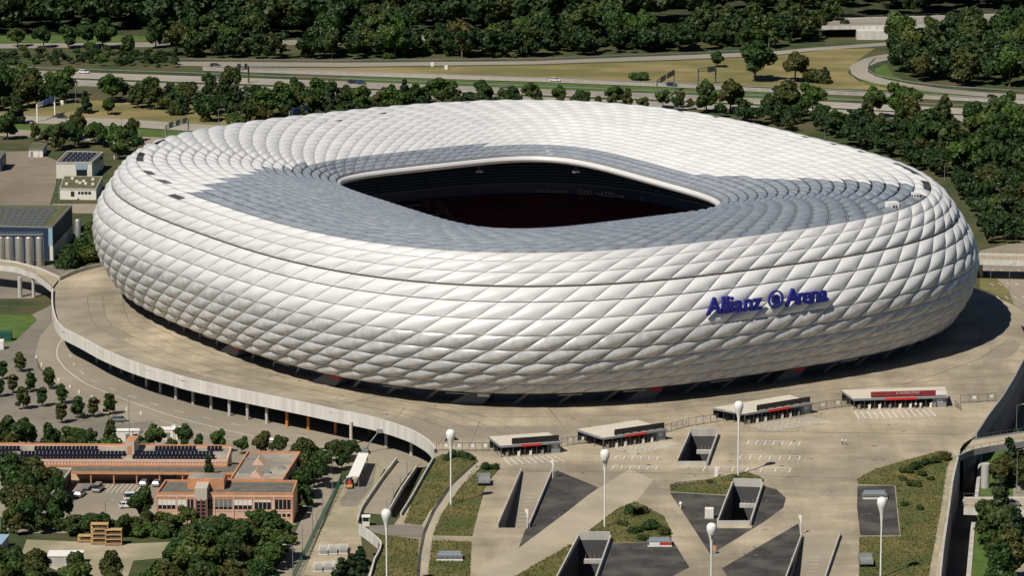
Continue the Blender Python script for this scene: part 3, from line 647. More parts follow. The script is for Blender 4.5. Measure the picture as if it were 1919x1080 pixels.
# name sign on the facade: every letter a piece of its own
def surf_at(px, py, vmin=0., vmax=11.):
    t = np.linspace(0, 1, 1440, endpoint=False); v = np.linspace(vmin, vmax, 90); T_, V_ = np.meshgrid(t, v); P = S(T_.ravel(), V_.ravel()); q = PX(P)
    d = np.hypot(q[:, 0]-px, q[:, 1]-py)+np.where(P[:, 1] > 25, 1e4, 0); k = d.argmin(); return T_.ravel()[k], V_.ravel()[k]
sign = MB().add([(0, 0, 0)], []).build('facade_sign', M_BLUE, stadium)
t0, v0 = surf_at(1330, 573); t1, v1 = surf_at(1537, 547)
if t1 < t0-.5: t1 += 1.
if t0 < t1-.5: t0 += 1.
seq = [('A', 0), ('l', .078), ('l', .115), ('i', .152), ('a', .212), ('n', .298), ('z', .378), ('*', .545), ('A', .70), ('r', .775), ('e', .835), ('n', .91), ('a', .985)]
for ch, f in seq:
    t = t0+(t1-t0)*f; v = v0+(v1-v0)*f; c = Vector(S(np.array([t]), np.array([v]))[0]); n = Vector(SN(np.array([t]), np.array([v]))[0]); a = Vector((S(np.array([t+.002]), np.array([v]))-S(np.array([t-.002]), np.array([v])))[0])
    up = Vector((0, 0, 1)); n.z = 0; n.normalize(); p = c+n*2.1
    if ch != '*': text_obj('letter', ch, 6.3, .8, frame_m(p-Vector((0, 0, 2.0)), a, up), M_BLUE, sign, .16)
    else:
        mb = MB(); x = a.normalized()
        def f2(an, r, d=0.): return p+x*math.cos(an)*r+up*(math.sin(an)*r+.1)+n*d
        for k in range(32):
            a0, a1 = 2*math.pi*k/32, 2*math.pi*(k+1)/32
            mb.add([f2(a0, 2.0, .35), f2(a1, 2.0, .35), f2(a1, 2.45, .35), f2(a0, 2.45, .35), f2(a0, 2.0, -.35), f2(a1, 2.0, -.35), f2(a1, 2.45, -.35), f2(a0, 2.45, -.35)], [(0, 1, 2, 3), (3, 2, 6, 7), (1, 0, 4, 5), (5, 4, 7, 6)])
        for dx, h0, h1 in ((-1.0, -.9, .35), (-.35, -1.3, 1.25), (.35, -1.3, 1.25), (1.0, -.9, .35)):
            mb.add([p+x*(dx+s*.24)+up*(hh+.1)+n*dd for dd in (-.35, .35) for s, hh in ((-1, h0), (1, h0), (1, h1), (-1, h1))], [(0, 3, 2, 1), (4, 5, 6, 7), (0, 1, 5, 4), (1, 2, 6, 5), (2, 3, 7, 6), (3, 0, 4, 7)])
        for dx, dz in ((-.68, .75), (.68, .75)):
            mb.add([p+x*(dx+s)+up*(dz+hh)+n*dd for dd in (-.35, .35) for s, hh in ((-.5, -.2), (.5, -.2), (.5, .2), (-.5, .2))], [(0, 3, 2, 1), (4, 5, 6, 7), (0, 1, 5, 4), (1, 2, 6, 5), (2, 3, 7, 6), (3, 0, 4, 7)])
        mb.build('round_emblem', M_BLUE, sign)
# white plant boxes on the roof edge
for px, py, s_ in ((1672, 390, (3.4, 2.2, 1.6)), (1716, 371, (2.2, 1.6, 1.3))):
    t, v = surf_at(px, py, 8, 14); c = Vector(S(np.array([t]), np.array([v]))[0]); mb = MB(); mb.box(c+Vector((0, 0, .9)), s_, .3); mb.mi = 1
    for k in range(4): mb.box(c+Vector((-1.1+k*.75, -s_[1]/2-.05, .7)), (.45, .2, .5), .3)
    mb.build('roof_plant_box', [M_WHITE, M_BLACK], stadium)
# deck edge wall (left), deck soffit, columns
dw = empty('deck_parapet', (DECK[5].x, DECK[5].y, ZL), 'long curved concrete parapet wall edging the raised deck, stained grey', 'wall')
dp = [Vector((*p, 0)) for p in smooth_path([(p.x, p.y) for p in DECK], 90)]; inn = off_path(dp, .45)
for s0 in range(0, len(dp)-1, 6):
    a = dp[s0:s0+7]; b = inn[s0:s0+7]; mb = MB(); n = len(a)
    vs = [(p.x, p.y, -2.4) for p in a]+[(p.x, p.y, 1.1) for p in a]+[(p.x, p.y, 1.1) for p in b]+[(p.x, p.y, -2.4) for p in b]
    fs = []
    for i in range(n-1):
        for r in range(3): fs.append((r*n+i, r*n+i+1, (r+1)*n+i+1, (r+1)*n+i))
        fs.append((3*n+i, 3*n+i+1, i+1, i))
    mb.add(vs, fs); mb.build('wall_panel', M_CONCW, dw)
def wall_along(name, px, z, h, th, m, label, zb=None, cat='wall', group=None, zt=None):
    P = [G(x, y, z) for x, y in px]; P = [Vector((*p, 0)) for p in smooth_path([(p.x, p.y) for p in P], 24)]; Q = off_path(P, th); mb = MB(); n = len(P); b0 = z if zb is None else zb
    vs = [(p.x, p.y, b0) for p in P]+[(p.x, p.y, z+h) for p in P]+[(p.x, p.y, z+h) for p in Q]+[(p.x, p.y, b0) for p in Q]; fs = []
    for i in range(n-1):
        for r in range(3): fs.append((r*n+i, r*n+i+1, (r+1)*n+i+1, (r+1)*n+i))
        fs.append((3*n+i, 3*n+i+1, i+1, i))
    fs += [(0, n, 2*n, 3*n), (n-1, 4*n-1, 3*n-1, 2*n-1)]
    mb.add(vs, fs); o = mb.build(name, m); tag(o, label, cat, group); return o
ub = [Vector((p[0], p[1], 0)) for p in smooth_path([(p.x, p.y) for p in off_path(dp, 14.)], 60)]
mb = MB(); mb.strip([(p.x, p.y, ZL) for p in ub], [(p.x, p.y, -.3) for p in ub]); mb.strip([(p.x, p.y, -1.3) for p in dp], [(p.x, p.y, -1.3) for p in off_path(dp, 14.)]); mb.build('undercroft_dark_wall', mat('undercroft_shade', (.05, .055, .065), .9))['kind'] = 'structure'  # set-back dark wall and soffit, added to keep the space below the deck black
for i, (px, py) in enumerate([(182, 680), (208, 693), (228, 700), (250, 712), (275, 727), (301, 738), (330, 750), (362, 759), (396, 768), (430, 780), (464, 787), (500, 794), (538, 800), (578, 807), (629, 815), (658, 834), (693, 815), (724, 838), (771, 855)]):
    p = G(px, py, ZL); mb = MB(); mb.cyl(p, (p.x, p.y, -1.3), .42, .42, 12); o = mb.build('deck_column', M_RUST if i in (12, 13, 14, 16) else M_CONC)
    tag(o, ('orange painted' if i in (12, 13, 14, 16) else 'grey concrete')+' round column holding up the deck, number %s from the left' % ('first second third fourth fifth sixth seventh eighth ninth tenth eleventh twelfth thirteenth fourteenth fifteenth sixteenth seventeenth eighteenth nineteenth'.split()[i]), 'column', 'columns under the deck edge')
wall_along('deck_parapet', [(112, 526), (135, 515), (160, 507), (188, 501), (215, 497)], 0, 1.1, .4, M_CONC, 'short curved parapet at the far left end of the deck, shaded on its inner side', -1.2)
wall_along('deck_parapet', [(1928, 668), (1917, 680), (1898, 716), (1876, 752), (1850, 786), (1828, 820)], 0, 1.1, .4, mat('parapet_grey', (.27, .27, .28), .7), 'smooth grey curved parapet at the right edge of the plaza', -2.6)
wall_along('retaining_wall', [(1796, 846), (1790, 870), (1783, 900), (1775, 960), (1766, 1020), (1758, 1095)], 0, .15, .5, M_CONC, 'straight retaining wall between the plaza bank and the sunken street', -12.6)
mb = MB(); mb.strip([(p.x, p.y, -12.6) for p in RIGHT[1:9]], [(p.x, p.y, -.2) for p in RIGHT[1:9]]); mb.build('undercroft_dark_wall', M_CONCD)['kind'] = 'structure'
wall_along('retaining_wall', [(812, 862), (793, 895), (768, 940), (750, 968)], 0, .9, .35, M_CONC, 'slanting parapet wall beside the sunken lane left of the grass bank', ZL)
wall_along('curved_wall', [(672, 990), (690, 1003), (704, 1014), (714, 1024), (710, 1038), (700, 1056), (690, 1095)], 0, 1.0, .35, M_CONCW, 'curled concrete ramp parapet on round piers at the bottom edge', -1.6)

# ================================================================ TREES
def quad_leaf(rs, c, nrm, size):
    nrm = nrm/np.linalg.norm(nrm); a = np.cross(nrm, rs.normal(size=3)); a /= np.linalg.norm(a); b = np.cross(nrm, a); s = size*rs.uniform(.6, 1.3)
    return [c-a*s-b*s*.6, c+a*s-b*s*.7, c+a*s*.8+b*s*.7, c-a*s*.7+b*s*.6]
def ico(c, r, mb):
    t = (1+5**.5)/2; V = np.array([(-1, t, 0), (1, t, 0), (-1, -t, 0), (1, -t, 0), (0, -1, t), (0, 1, t), (0, -1, -t), (0, 1, -t), (t, 0, -1), (t, 0, 1), (-t, 0, -1), (-t, 0, 1)])/math.hypot(1, t)
    Fc = [(0, 11, 5), (0, 5, 1), (0, 1, 7), (0, 7, 10), (0, 10, 11), (1, 5, 9), (5, 11, 4), (11, 10, 2), (10, 7, 6), (7, 1, 8), (3, 9, 4), (3, 4, 2), (3, 2, 6), (3, 6, 8), (3, 8, 9), (4, 9, 5), (2, 4, 11), (6, 2, 10), (8, 6, 7), (9, 8, 1)]
    mb.add((V*np.asarray(r)+c).tolist(), Fc)
def crown_mesh(seed, kind, leaves=1500, lobes=16, size=.42):
    """crown of a 10 m tall tree with its foot at the origin"""
    rs = np.random.default_rng(seed); mb = MB(); L = []
    if kind == 'round':
        for k in range(lobes):
            d = rs.normal(size=3); d /= np.linalg.norm(d); q = rs.uniform(.5, 1.12)
            c = np.array([rs.normal()*.3, rs.normal()*.3, 5.9])+d*np.array([2.9, 2.9, 2.8])*q; c[2] = max(c[2], 2.2); L.append((c, rs.uniform(.75, 1.7)))
        L.append((np.array([0, 0, 5.8]), 2.2))
    elif kind == 'tall':
        for k in range(lobes):
            z = rs.uniform(2.4, 9.0); w = 2.4*math.sin(min(1, (9.9-z)/5)*1.4); a = rs.uniform(0, 6.28); c = np.array([math.cos(a)*w*rs.uniform(.3, .9), math.sin(a)*w*rs.uniform(.3, .9), z]); L.append((c, rs.uniform(.9, 1.4)))
        L.append((np.array([0, 0, 4.6]), 1.7)); L.append((np.array([0, 0, 6.6]), 1.4))
    elif kind == 'cone':
        for k in range(lobes+8):
            z = rs.uniform(1.3, 9.3); w = 2.3*(1-z/10.3); a = rs.uniform(0, 6.28); c = np.array([math.cos(a)*w, math.sin(a)*w, z]); L.append((c, .5+.75*(1-z/10)))
        for z in (2., 4., 6., 8.): L.append((np.array([0, 0, z]), 1.7*(1-z/11)))
    elif kind == 'shrub':
        for k in range(lobes):
            a = rs.uniform(0, 6.28); q = rs.uniform(0, 1)**.5; c = np.array([math.cos(a)*4.2*q, math.sin(a)*3.6*q, rs.uniform(1.6, 5.5)*(1.1-.5*q)]); L.append((c, rs.uniform(1.5, 2.4)))
    elif kind == 'column':
        for k in range(lobes):
            z = .9+8.6*k/(lobes-1); L.append((np.array([rs.normal()*.2, rs.normal()*.2, z]), 1.45*(1-(z/10.3)**1.6)+.2))
    w = np.array([l[1]**2 for l in L]); w /= w.sum(); pick = rs.choice(len(L), leaves, p=w)
    for k in pick:
        c, r = L[k]; d = rs.normal(size=3); d[2] += .25; d /= np.linalg.norm(d); p = c+d*r*rs.uniform(.80, 1.10)
        if p[2] < .15: continue
        q = quad_leaf(rs, p, d+rs.normal(size=3)*.55, size); mb.add([tuple(v) for v in q], [(0, 1, 2, 3)])
    for c, r in L: ico(c, r*.80, mb)
    return mb
def trunk_mesh(kind):
    mb = MB(); h = {'round': 6.2, 'tall': 7.5, 'cone': 8.5, 'shrub': 2.5, 'column': 7.}[kind]; mb.cyl((0, 0, -.3), (0, 0, h*.55), .24, .17, 7); mb.cyl((0, 0, h*.55), (.1, .05, h), .17, .06, 6)
    for a in (.3, 2.3, 4.4): mb.cyl((0, 0, h*.5), (math.cos(a)*1.5, math.sin(a)*1.5, h*.9), .11, .04, 5)
    return mb
PROTO = {}
def proto(key, kind, seed, m, leaves, lobes=16, size=.42):
    o = bpy.data.objects.new('tree_source', None); me = crown_mesh(seed, kind, leaves, lobes, size); PROTO[key] = (me, trunk_mesh(kind), m)
    me = me.build('crown', m); tr = PROTO[key][1].build('trunk', M_BARK); PROTO[key] = (me.data, tr.data); bpy.data.objects.remove(me); bpy.data.objects.remove(tr)
for k in range(4): proto('round%d' % k, 'round', 10+k, M_LEAF if k < 3 else M_LEAF2, 2600, 18, .33)
for k in range(2): proto('tall%d' % k, 'tall', 20+k, M_LEAF, 1500, 18)
for k in range(2): proto('cone%d' % k, 'cone', 30+k, M_NEEDLE, 1500)
for k in range(3): proto('shrub%d' % k, 'shrub', 40+k, M_LEAF if k else M_LEAF2, 1700, 18, .38)
for k in range(2): proto('small%d' % k, 'tall', 50+k, M_LEAF, 900, 12, .5)
proto('thuja', 'column', 60, M_NEEDLE, 1100, 14, .38)
def tree(key, loc, h, label, group, name='tree', cat='tree', w=1., rs=random):
    e = empty(name, loc, label, cat, group, rs.uniform(0, 6.28)); e.scale = (h/10*w, h/10*w, h/10); cm, tm = PROTO[key]
    for nm, me in (('crown', cm), ('trunk', tm)):
        o = bpy.data.objects.new(nm, me); col.objects.link(o); o.parent = e
    return e
def on_deck(g):
    x = g.x*ca+g.y*sa; y = -g.x*sa+g.y*ca
    return g.y > -20 and (abs(x)/(129*1.17))**2.77+(abs(y)/(113.5*1.17))**2.77 < 1
def inside(x, y, poly):
    c = False; n = len(poly)
    for i in range(n):
        (x1, y1), (x2, y2) = poly[i], poly[(i+1) % n]
        if (y1 > y) != (y2 > y) and x < (x2-x1)*(y-y1)/(y2-y1)+x1: c = not c
    return c
tr = random.Random(3)
_on = 'first second third fourth fifth sixth seventh eighth ninth tenth eleventh twelfth thirteenth fourteenth fifteenth sixteenth seventeenth eighteenth nineteenth'.split()
def ordinal(i):
    if i < 19: return _on[i]
    t, u = divmod(i+1, 10); tens = 'twenty thirty forty fifty sixty seventy'.split()[t-2]
    return (tens[:-1]+'ieth') if u == 0 else tens+'-'+_on[u-1]
def fill(poly, n, keys, h0, h1, label, group, name='tree', cat='tree', z=ZL, sep=6., w=1.):
    """n things standing on the ground inside a photo-pixel outline, at least sep metres apart"""
    xs = [p[0] for p in poly]; ys = [p[1] for p in poly]; P = []; k = 0
    while len(P) < n and k < n*60:
        k += 1; x = tr.uniform(min(xs), max(xs)); y = tr.uniform(min(ys), max(ys))
        if not inside(x, y, poly): continue
        g = G(x, y, z)
        if z < -1 and on_deck(g): continue
        if any((g.x-q.x)**2+(g.y-q.y)**2 < sep*sep for q in P): continue
        P.append(g)
    P.sort(key=lambda q: PX(q)[0][0])
    for i, g in enumerate(P): tree(tr.choice(keys), g, tr.uniform(h0*.8, h1*1.08), label, group, name, cat, w*tr.uniform(.78, 1.3), tr)
RD = ['round0', 'round1', 'round2', 'round3', 'tall0', 'round3', 'tall1']; BU = ['shrub0', 'shrub1', 'shrub2']
# belt between the far road and the motorway
fill([(340, 92), (620, 90), (900, 78), (1220, 62), (1240, 84), (1000, 106), (640, 112), (340, 110)], 26, RD, 13, 18, 'leafy tree in the dense belt behind the dry meadow and motorway', 'trees in the belt behind the motorway', sep=7)
fill([(340, 96), (1230, 66), (1280, 98), (1000, 110), (640, 113), (340, 111)], 34, BU, 4, 7, 'dark bush in the dense belt behind the dry meadow and motorway', 'bushes in the belt behind the motorway', 'bush', 'bush', sep=6)
fill([(-20, 94), (330, 92), (335, 128), (160, 124), (-20, 119)], 30, BU, 3., 5., 'low dark bush on the bank above the left motorway end', 'bushes above the motorway at the left', 'bush', 'bush', sep=6)
for x, y, h in ((33, 88, 9), (82, 89, 10), (165, 90, 13), (192, 92, 14), (240, 102, 10), (292, 90, 13), (330, 104, 14), (128, 90, 12), (385, 84, 14), (480, 84, 15)): tree(tr.choice(RD), G(x, y, ZL), h, 'tree standing beside the far road, upper left', 'trees along the far road', 'tree', 'tree', 1.15, tr)
fill([(1290, 58), (1480, 54), (1600, 56), (1560, 78), (1420, 92), (1290, 98)], 18, RD, 10, 15, 'tree on the wooded bank left of the far bridge', 'trees on the bank left of the bridge', sep=8)
fill([(1200, 60), (1600, 56), (1500, 84), (1300, 98), (1220, 98)], 26, BU, 3.5, 6, 'bush on the green bank left of the far bridge', 'bushes on the bank left of the bridge', 'bush', 'bush', sep=6)
# wood inside the loop, right top
fill([(1668, 108), (1720, 96), (1790, 62), (1960, 62), (1960, 172), (1850, 168), (1760, 158), (1700, 150), (1665, 138)], 22, RD, 13, 18, 'tree in the dense wood inside the loop ramp', 'trees inside the loop ramp', sep=14)
for x, y, h, k, lb in ((1415, 152, 17, 'round2', 'big silvery grey-green tree standing alone on the dry meadow'), (1490, 152, 13, 'round0', 'broad dark tree right of the big tree on the dry meadow'), (1530, 155, 9, 'shrub1', 'low dark bush at the right end of the meadow tree clump'),
                      (1196, 150, 6.5, 'shrub0', 'round dark bush alone on the dry meadow left of the sign gantry'), (1342, 126, 7, 'round1', 'small tree behind the sign gantry on the dry meadow'), (1682, 84, 15, 'round3', 'tree standing in front of the bridge abutment'),
                      (1546, 156, 7, 'cone0', 'small pointed tree at the edge of the meadow clump')):
    tree(k, G(x, y, ZL), h, lb, 'meadow trees', 'tree', 'tree', 1.25, tr)
# belt between motorway and stadium, left half
fill([(205, 178), (330, 172), (640, 184), (840, 190), (1000, 196), (1120, 202), (1000, 215), (700, 222), (560, 232), (430, 232), (330, 215), (215, 205)], 44, RD+['tall1', 'cone1'], 7, 12, 'tree in the dense row between motorway and stadium roof', 'trees between motorway and stadium', sep=6.5)
fill([(330, 200), (640, 200), (900, 208), (640, 230), (430, 236), (330, 228)], 30, BU, 4, 7, 'bush in the dense row behind the stadium roof', 'bushes between motorway and stadium', 'bush', 'bush', sep=6)
fill([(-20, 165), (115, 172), (118, 196), (60, 208), (-20, 212)], 20, RD+['cone0'], 9, 14, 'tree in the clump left of the blue sign gantry', 'trees left of the gantry', sep=6)
for x, y, h, k, lb in ((160, 212, 9, 'cone1', 'dark pine on the dry slope beside the local road'), (202, 215, 7, 'round1', 'small round tree alone on the dry slope'), (385, 228, 10, 'round2', 'tree leaning over the dry slope left of the stadium roof'), (30, 232, 11, 'cone0', 'dark conifer at the left edge above the depot'),
                      (14, 262, 12, 'tall0', 'tall dark tree at the left picture edge above the depot')): tree(k, G(x, y, ZL), h, lb, 'trees on the dry slope', 'tree', 'tree', 1.2, tr)
fill([(60, 262), (170, 258), (200, 268), (190, 284), (100, 282)], 12, RD, 7, 10, 'tree in the row behind the white depot sheds', 'trees behind the depot', sep=6)
fill([(208, 262), (262, 268), (250, 296), (210, 300)], 7, RD, 7, 10, 'tree between the twin white chimneys and the stadium', 'trees beside the chimneys', sep=5.5)
fill([(120, 498), (150, 466), (185, 440), (195, 470), (186, 490), (150, 500), (120, 512)], 12, ['shrub0', 'round3', 'shrub1', 'round0'], 6, 9, 'leafy bush on the bank between silos and deck', 'bushes beside the silo building', 'bush', 'bush', sep=4)
# right side belts
fill([(880, 186), (1100, 194), (1320, 204), (1330, 212), (1100, 206), (900, 200)], 20, RD, 5.5, 9, 'tree just behind the highest stretch of the stadium roof', 'trees behind the roof crest', sep=6)
fill([(1270, 200), (1400, 204), (1560, 214), (1760, 226), (1920, 240), (1960, 300), (1800, 280), (1640, 262), (1560, 246), (1400, 222), (1290, 214)], 30, RD, 9, 15, 'tree below the motorway, behind the right stadium end', 'trees right of the stadium roof', sep=8)
fill([(1560, 240), (1750, 255), (1960, 290), (1960, 460), (1850, 440), (1820, 380), (1760, 320), (1660, 280)], 26, RD+['tall1'], 9, 15, 'tree in the wood at the right behind the stadium', 'trees in the right hand wood', sep=10)
fill([(1500, 232), (1750, 262), (1960, 300), (1960, 455), (1850, 440), (1780, 340), (1640, 280)], 30, BU, 3.5, 6.5, 'bush in the undergrowth of the right hand wood', 'bushes in the right hand wood', 'bush', 'bush', sep=5.5)
# lower right trees
for x, y, h, k in ((1890, 905, 12, 'cone0'), (1870, 915, 9, 'round1'), (1872, 985, 13, 'cone1'), (1846, 1010, 11, 'tall0'), (1885, 1035, 12, 'round0'), (1905, 1050, 13, 'cone0'), (1862, 1052, 8, 'round3'), (1900, 1095, 13, 'round2'), (1875, 1110, 12, 'tall1'), (1905, 860, 9, 'tall0'), (1914, 920, 9, 'round2')):
    tree(k, G(x, y, ZL), h, 'tree on the lawn strip beyond the sunken street, lower right', 'trees on the lower right lawn', 'tree', 'tree', 1.05, tr)
tree('small0', G(1862, 775, ZL), 3.5, 'young light green tree beside the sunken street by the right parapet', None, 'tree', 'tree', 1.2, tr)
# car park trees
CPT = [(6, 712), (38, 698), (25, 738), (58, 735), (92, 730), (44, 768), (80, 763), (116, 758), (116, 794), (146, 785), (176, 783), (206, 778), (0, 745)]
nth = 'first second third fourth fifth sixth seventh eighth ninth tenth eleventh twelfth thirteenth'.split()
for i, (x, y) in enumerate(CPT): tree('small%d' % (i % 2), G(x, y, ZL), tr.uniform(5, 6.2), 'small neat tree planted in a row on the car park', 'car park trees', 'tree', 'tree', 1.25, tr)
# hedge row behind the orange building
fill([(-20, 830), (110, 838), (100, 850), (-20, 856)], 9, ['tall0', 'tall1', 'round0'], 7, 9, 'tall shrub behind the solar roof at the left edge', 'tall shrubs behind the solar roof', sep=4)
fill([(115, 842), (460, 846), (520, 852), (600, 868), (625, 872), (600, 895), (560, 862), (470, 856), (120, 852)], 26, RD+['shrub0'], 5, 7.5, 'bushy tree in the hedge behind the orange building', 'hedge trees behind the orange building', sep=4.2)
tree('tall1', G(207, 846, ZL), 8.5, 'slim tall tree left of the roof stair tower', None, 'tree', 'tree', .8, tr)
tree('thuja', G(391, 917, ZL), 9.0, 'slim dark thuja in front of the solar roof', None, 'tree', 'tree', 1., tr)
fill([(560, 880), (588, 884), (600, 905), (580, 950), (562, 960)], 9, ['round0', 'round2', 'tall0'], 7, 9, 'tree on the shaded side of the orange building', 'trees right of the orange building', sep=4.5)
fill([(10, 935), (105, 930), (120, 985), (60, 1000), (0, 1000)], 9, ['round0', 'round2', 'round1'], 9, 11, 'big dark tree before the low dark roof, left', 'trees before the low dark roof', sep=5)
fill([(0, 990), (130, 985), (285, 995), (400, 985), (520, 992), (535, 1010), (420, 1022), (330, 1010), (235, 1008), (140, 1008), (20, 1005)], 34, ['round3', 'round1', 'shrub0', 'round0'], 4., 6., 'leafy tree between the car yard and the gravel lane', 'trees before the orange building', sep=4.5)
tree('round1', G(264, 978, ZL), 9.5, 'open crowned tree covering the parked white van', None, 'tree', 'tree', .9, tr)
fill([(-30, 1070), (60, 1078), (120, 1092), (215, 1098), (225, 1145), (-30, 1145)], 20, ['round0', 'round3', 'round2'], 7, 9.5, 'big leafy tree in the bottom left picture corner', 'trees in the bottom left corner', sep=6)
fill([(350, 1050), (400, 1030), (530, 1022), (520, 1060), (490, 1120), (270, 1135), (262, 1115)], 28, ['round3', 'round0', 'round1', 'shrub0'], 7, 9.5, 'big leafy tree in the wood left of the access road', 'trees left of the access road', sep=5.2)
for x, y, h in ((640, 1092, 6), (660, 1088, 6.5), (680, 1094, 5.5), (676, 1062, 5)): tree('cone1', G(x, y, ZL), h, 'dark pine beside the stacked white barriers at the bottom edge', 'pines by the barriers', 'tree', 'tree', 1.5, tr)
for x, y, h in ((630, 868, 6.5), (642, 862, 5.5), (655, 866, 6), (640, 882, 4.5)): tree('round0', G(x, y, ZL), h, 'dark bush beside the white roofed shelter', 'bushes by the shelter', 'bush', 'bush', 1.1, tr)
# shrubs on the plaza beds
for x, y, h, w in ((838, 862, 2.2, 1.2), (852, 856, 2.6, 1.4), (868, 858, 2.4, 1.4), (884, 862, 1.8, 1.2), (912, 880, 2.6, 1.3), (926, 880, 2.2, 1.2), (1178, 962, 3.2, 1.2), (1202, 962, 2.6, 1.3), (1166, 985, 1.8, 1.6), (1220, 992, 3.0, 1.6), (1244, 1002, 2.6, 1.3), (1190, 998, 2.2, 1.6), (1205, 1012, 2., 1.5),
                   (1772, 862, 3.2, 1.1), (1752, 868, 2.4, 1.3), (1735, 872, 2.6, 1.3), (1716, 880, 2.8, 1.5), (1700, 886, 2.2, 1.6), (1730, 892, 2., 1.6), (1690, 900, 1.6, 1.6), (1712, 912, 2.4, 1.6), (1745, 900, 1.4, 1.5), (1695, 948, 1.5, 1.5), (1722, 955, 1.6, 1.6), (1330, 905, 1.0, 1.8), (1380, 898, 1.1, 1.8)):
    tree(tr.choice(['shrub1', 'shrub2']), G(x, y, .03), h, 'dark green shrub on a grass bed of the plaza', 'shrubs on the plaza beds', 'shrub', 'shrub', w, tr)
# distant forest: one mass
def forest(name, poly, n, h0, h1, seed, label, kind='round', leaves=300, size=.56, m=None):
    rs = np.random.default_rng(seed); protos = []
    for k in range(5):
        m_ = crown_mesh(90+k, kind, leaves, 8, size); protos.append((np.array(m_.v), m_.f))
    xs = [p[0] for p in poly]; ys = [p[1] for p in poly]; V = []; Fc = []; nv = 0; c = 0
    while c < n:
        x = rs.uniform(min(xs), max(xs)); y = rs.uniform(min(ys), max(ys))
        if not inside(x, y, poly): continue
        g = G(x, y, ZL)
        if on_deck(g): continue
        c += 1; pv, pf = protos[rs.integers(5)]; a = rs.uniform(0, 6.28); h = rs.uniform(h0, h1)/10; w = h*rs.uniform(.95, 1.35)
        v = pv.copy(); X = (v[:, 0]*math.cos(a)-v[:, 1]*math.sin(a))*w+g.x; Y = (v[:, 0]*math.sin(a)+v[:, 1]*math.cos(a))*w+g.y
        V.append(np.stack([X, Y, v[:, 2]*h+ZL], 1)); Fc += [tuple(i+nv for i in f) for f in pf]; nv += len(v)
    me = bpy.data.meshes.new(name); me.from_pydata(np.vstack(V).tolist(), [], Fc); me.materials.append(m or M_FOREST); o = bpy.data.objects.new(name, me); col.objects.link(o); tag(o, label, name.replace('_', ' '), None, 'stuff')
forest('forest', [(-120, -80), (2040, -80), (2040, 26), (1660, 31), (1280, 43), (950, 58), (600, 71), (400, 75), (240, 66), (-120, 65)], 1400, 14, 21, 5, 'dark dense forest stretching along the top of the picture')
forest('undergrowth', [(330, 94), (620, 92), (900, 80), (1220, 64), (1290, 96), (1000, 108), (640, 112), (340, 110)], 200, 5, 13, 6, 'dense undergrowth filling the belt behind the motorway')
forest('undergrowth', [(1236, 62), (1420, 57), (1600, 56), (1560, 78), (1420, 90), (1290, 97), (1230, 98)], 70, 5, 13, 16, 'dense trees and bushes on the bank left of the overpass')
forest('undergrowth', [(0, 982), (125, 984), (232, 988), (300, 990), (420, 984), (530, 990), (535, 1008), (330, 1010), (240, 1004), (120, 1008), (0, 1008)], 60, 2.5, 4.6, 17, 'continuous hedge of shrubs between the car yard and the gravel lane', 'shrub', m=M_LEAF)
forest('undergrowth', [(1672, 108), (1720, 98), (1790, 64), (1960, 64), (1960, 170), (1850, 166), (1760, 156), (1700, 148), (1668, 136)], 130, 8, 15, 7, 'dense wood filling the inside of the loop ramp')
forest('undergrowth', [(215, 182), (330, 176), (640, 188), (840, 194), (1000, 200), (1000, 214), (700, 220), (560, 230), (440, 228), (330, 212)], 150, 4, 8, 8, 'dense undergrowth between the motorway and the stadium')
forest('undergrowth', [(1330, 216), (1540, 234), (1750, 254), (1960, 284), (1960, 462), (1838, 462), (1826, 412), (1770, 345), (1660, 295), (1500, 250)], 420, 3.5, 9, 9, 'dense undergrowth of the wood right of the stadium')
forest('undergrowth', [(-30, 104), (330, 104), (335, 127), (160, 123), (-30, 119)], 100, 2.5, 4, 10, 'low dense scrub above the left end of the motorway')
forest('undergrowth', [(-30, 170), (110, 176), (112, 196), (60, 206), (-30, 210)], 26, 5, 10, 12, 'dense undergrowth left of the sign gantry')
low('forest_floor', [(-200, -260), (2150, -260), (2150, 26), (1660, 31), (1280, 43), (950, 58), (600, 62), (240, 66), (-200, 70)], .04, M_EARTH)
# rough grass tufts on the plaza beds
rs = np.random.default_rng(11); mb = MB()
for b in BEDS:
    xs = [p[0] for p in b]; ys = [p[1] for p in b]; n = int((max(xs)-min(xs))*(max(ys)-min(ys))*.14)
    for _ in range(n):
        x = rs.uniform(min(xs), max(xs)); y = rs.uniform(min(ys), min(max(ys), 1088))
        if not inside(x, y, b): continue
        g = G(x, y, .03); h = rs.uniform(.12, .5)
        for q in range(3):
            a = rs.uniform(0, 6.28); d = np.array([math.cos(a), math.sin(a)])*rs.uniform(.12, .35); e_ = np.array([-d[1], d[0]])*.5
            mb.add([(g.x-e_[0], g.y-e_[1], .03), (g.x+e_[0], g.y+e_[1], .03), (g.x+d[0], g.y+d[1], h)], [(0, 1, 2)])
tag(mb.build('rough_grass', foliage('tuft', (.055, .078, .016), (.17, .15, .045), (.14, .12, .04))), 'rough olive grass tufts growing on the plaza beds', 'grass', None, 'stuff')

# ================================================================ PLAZA FURNITURE
def quad_prism(name, q, z0, h, m, parent=None, top=True):
    mb = MB(); mb.prism([(p.x, p.y) for p in q], z0, z0+h); return mb.build(name, m, parent)
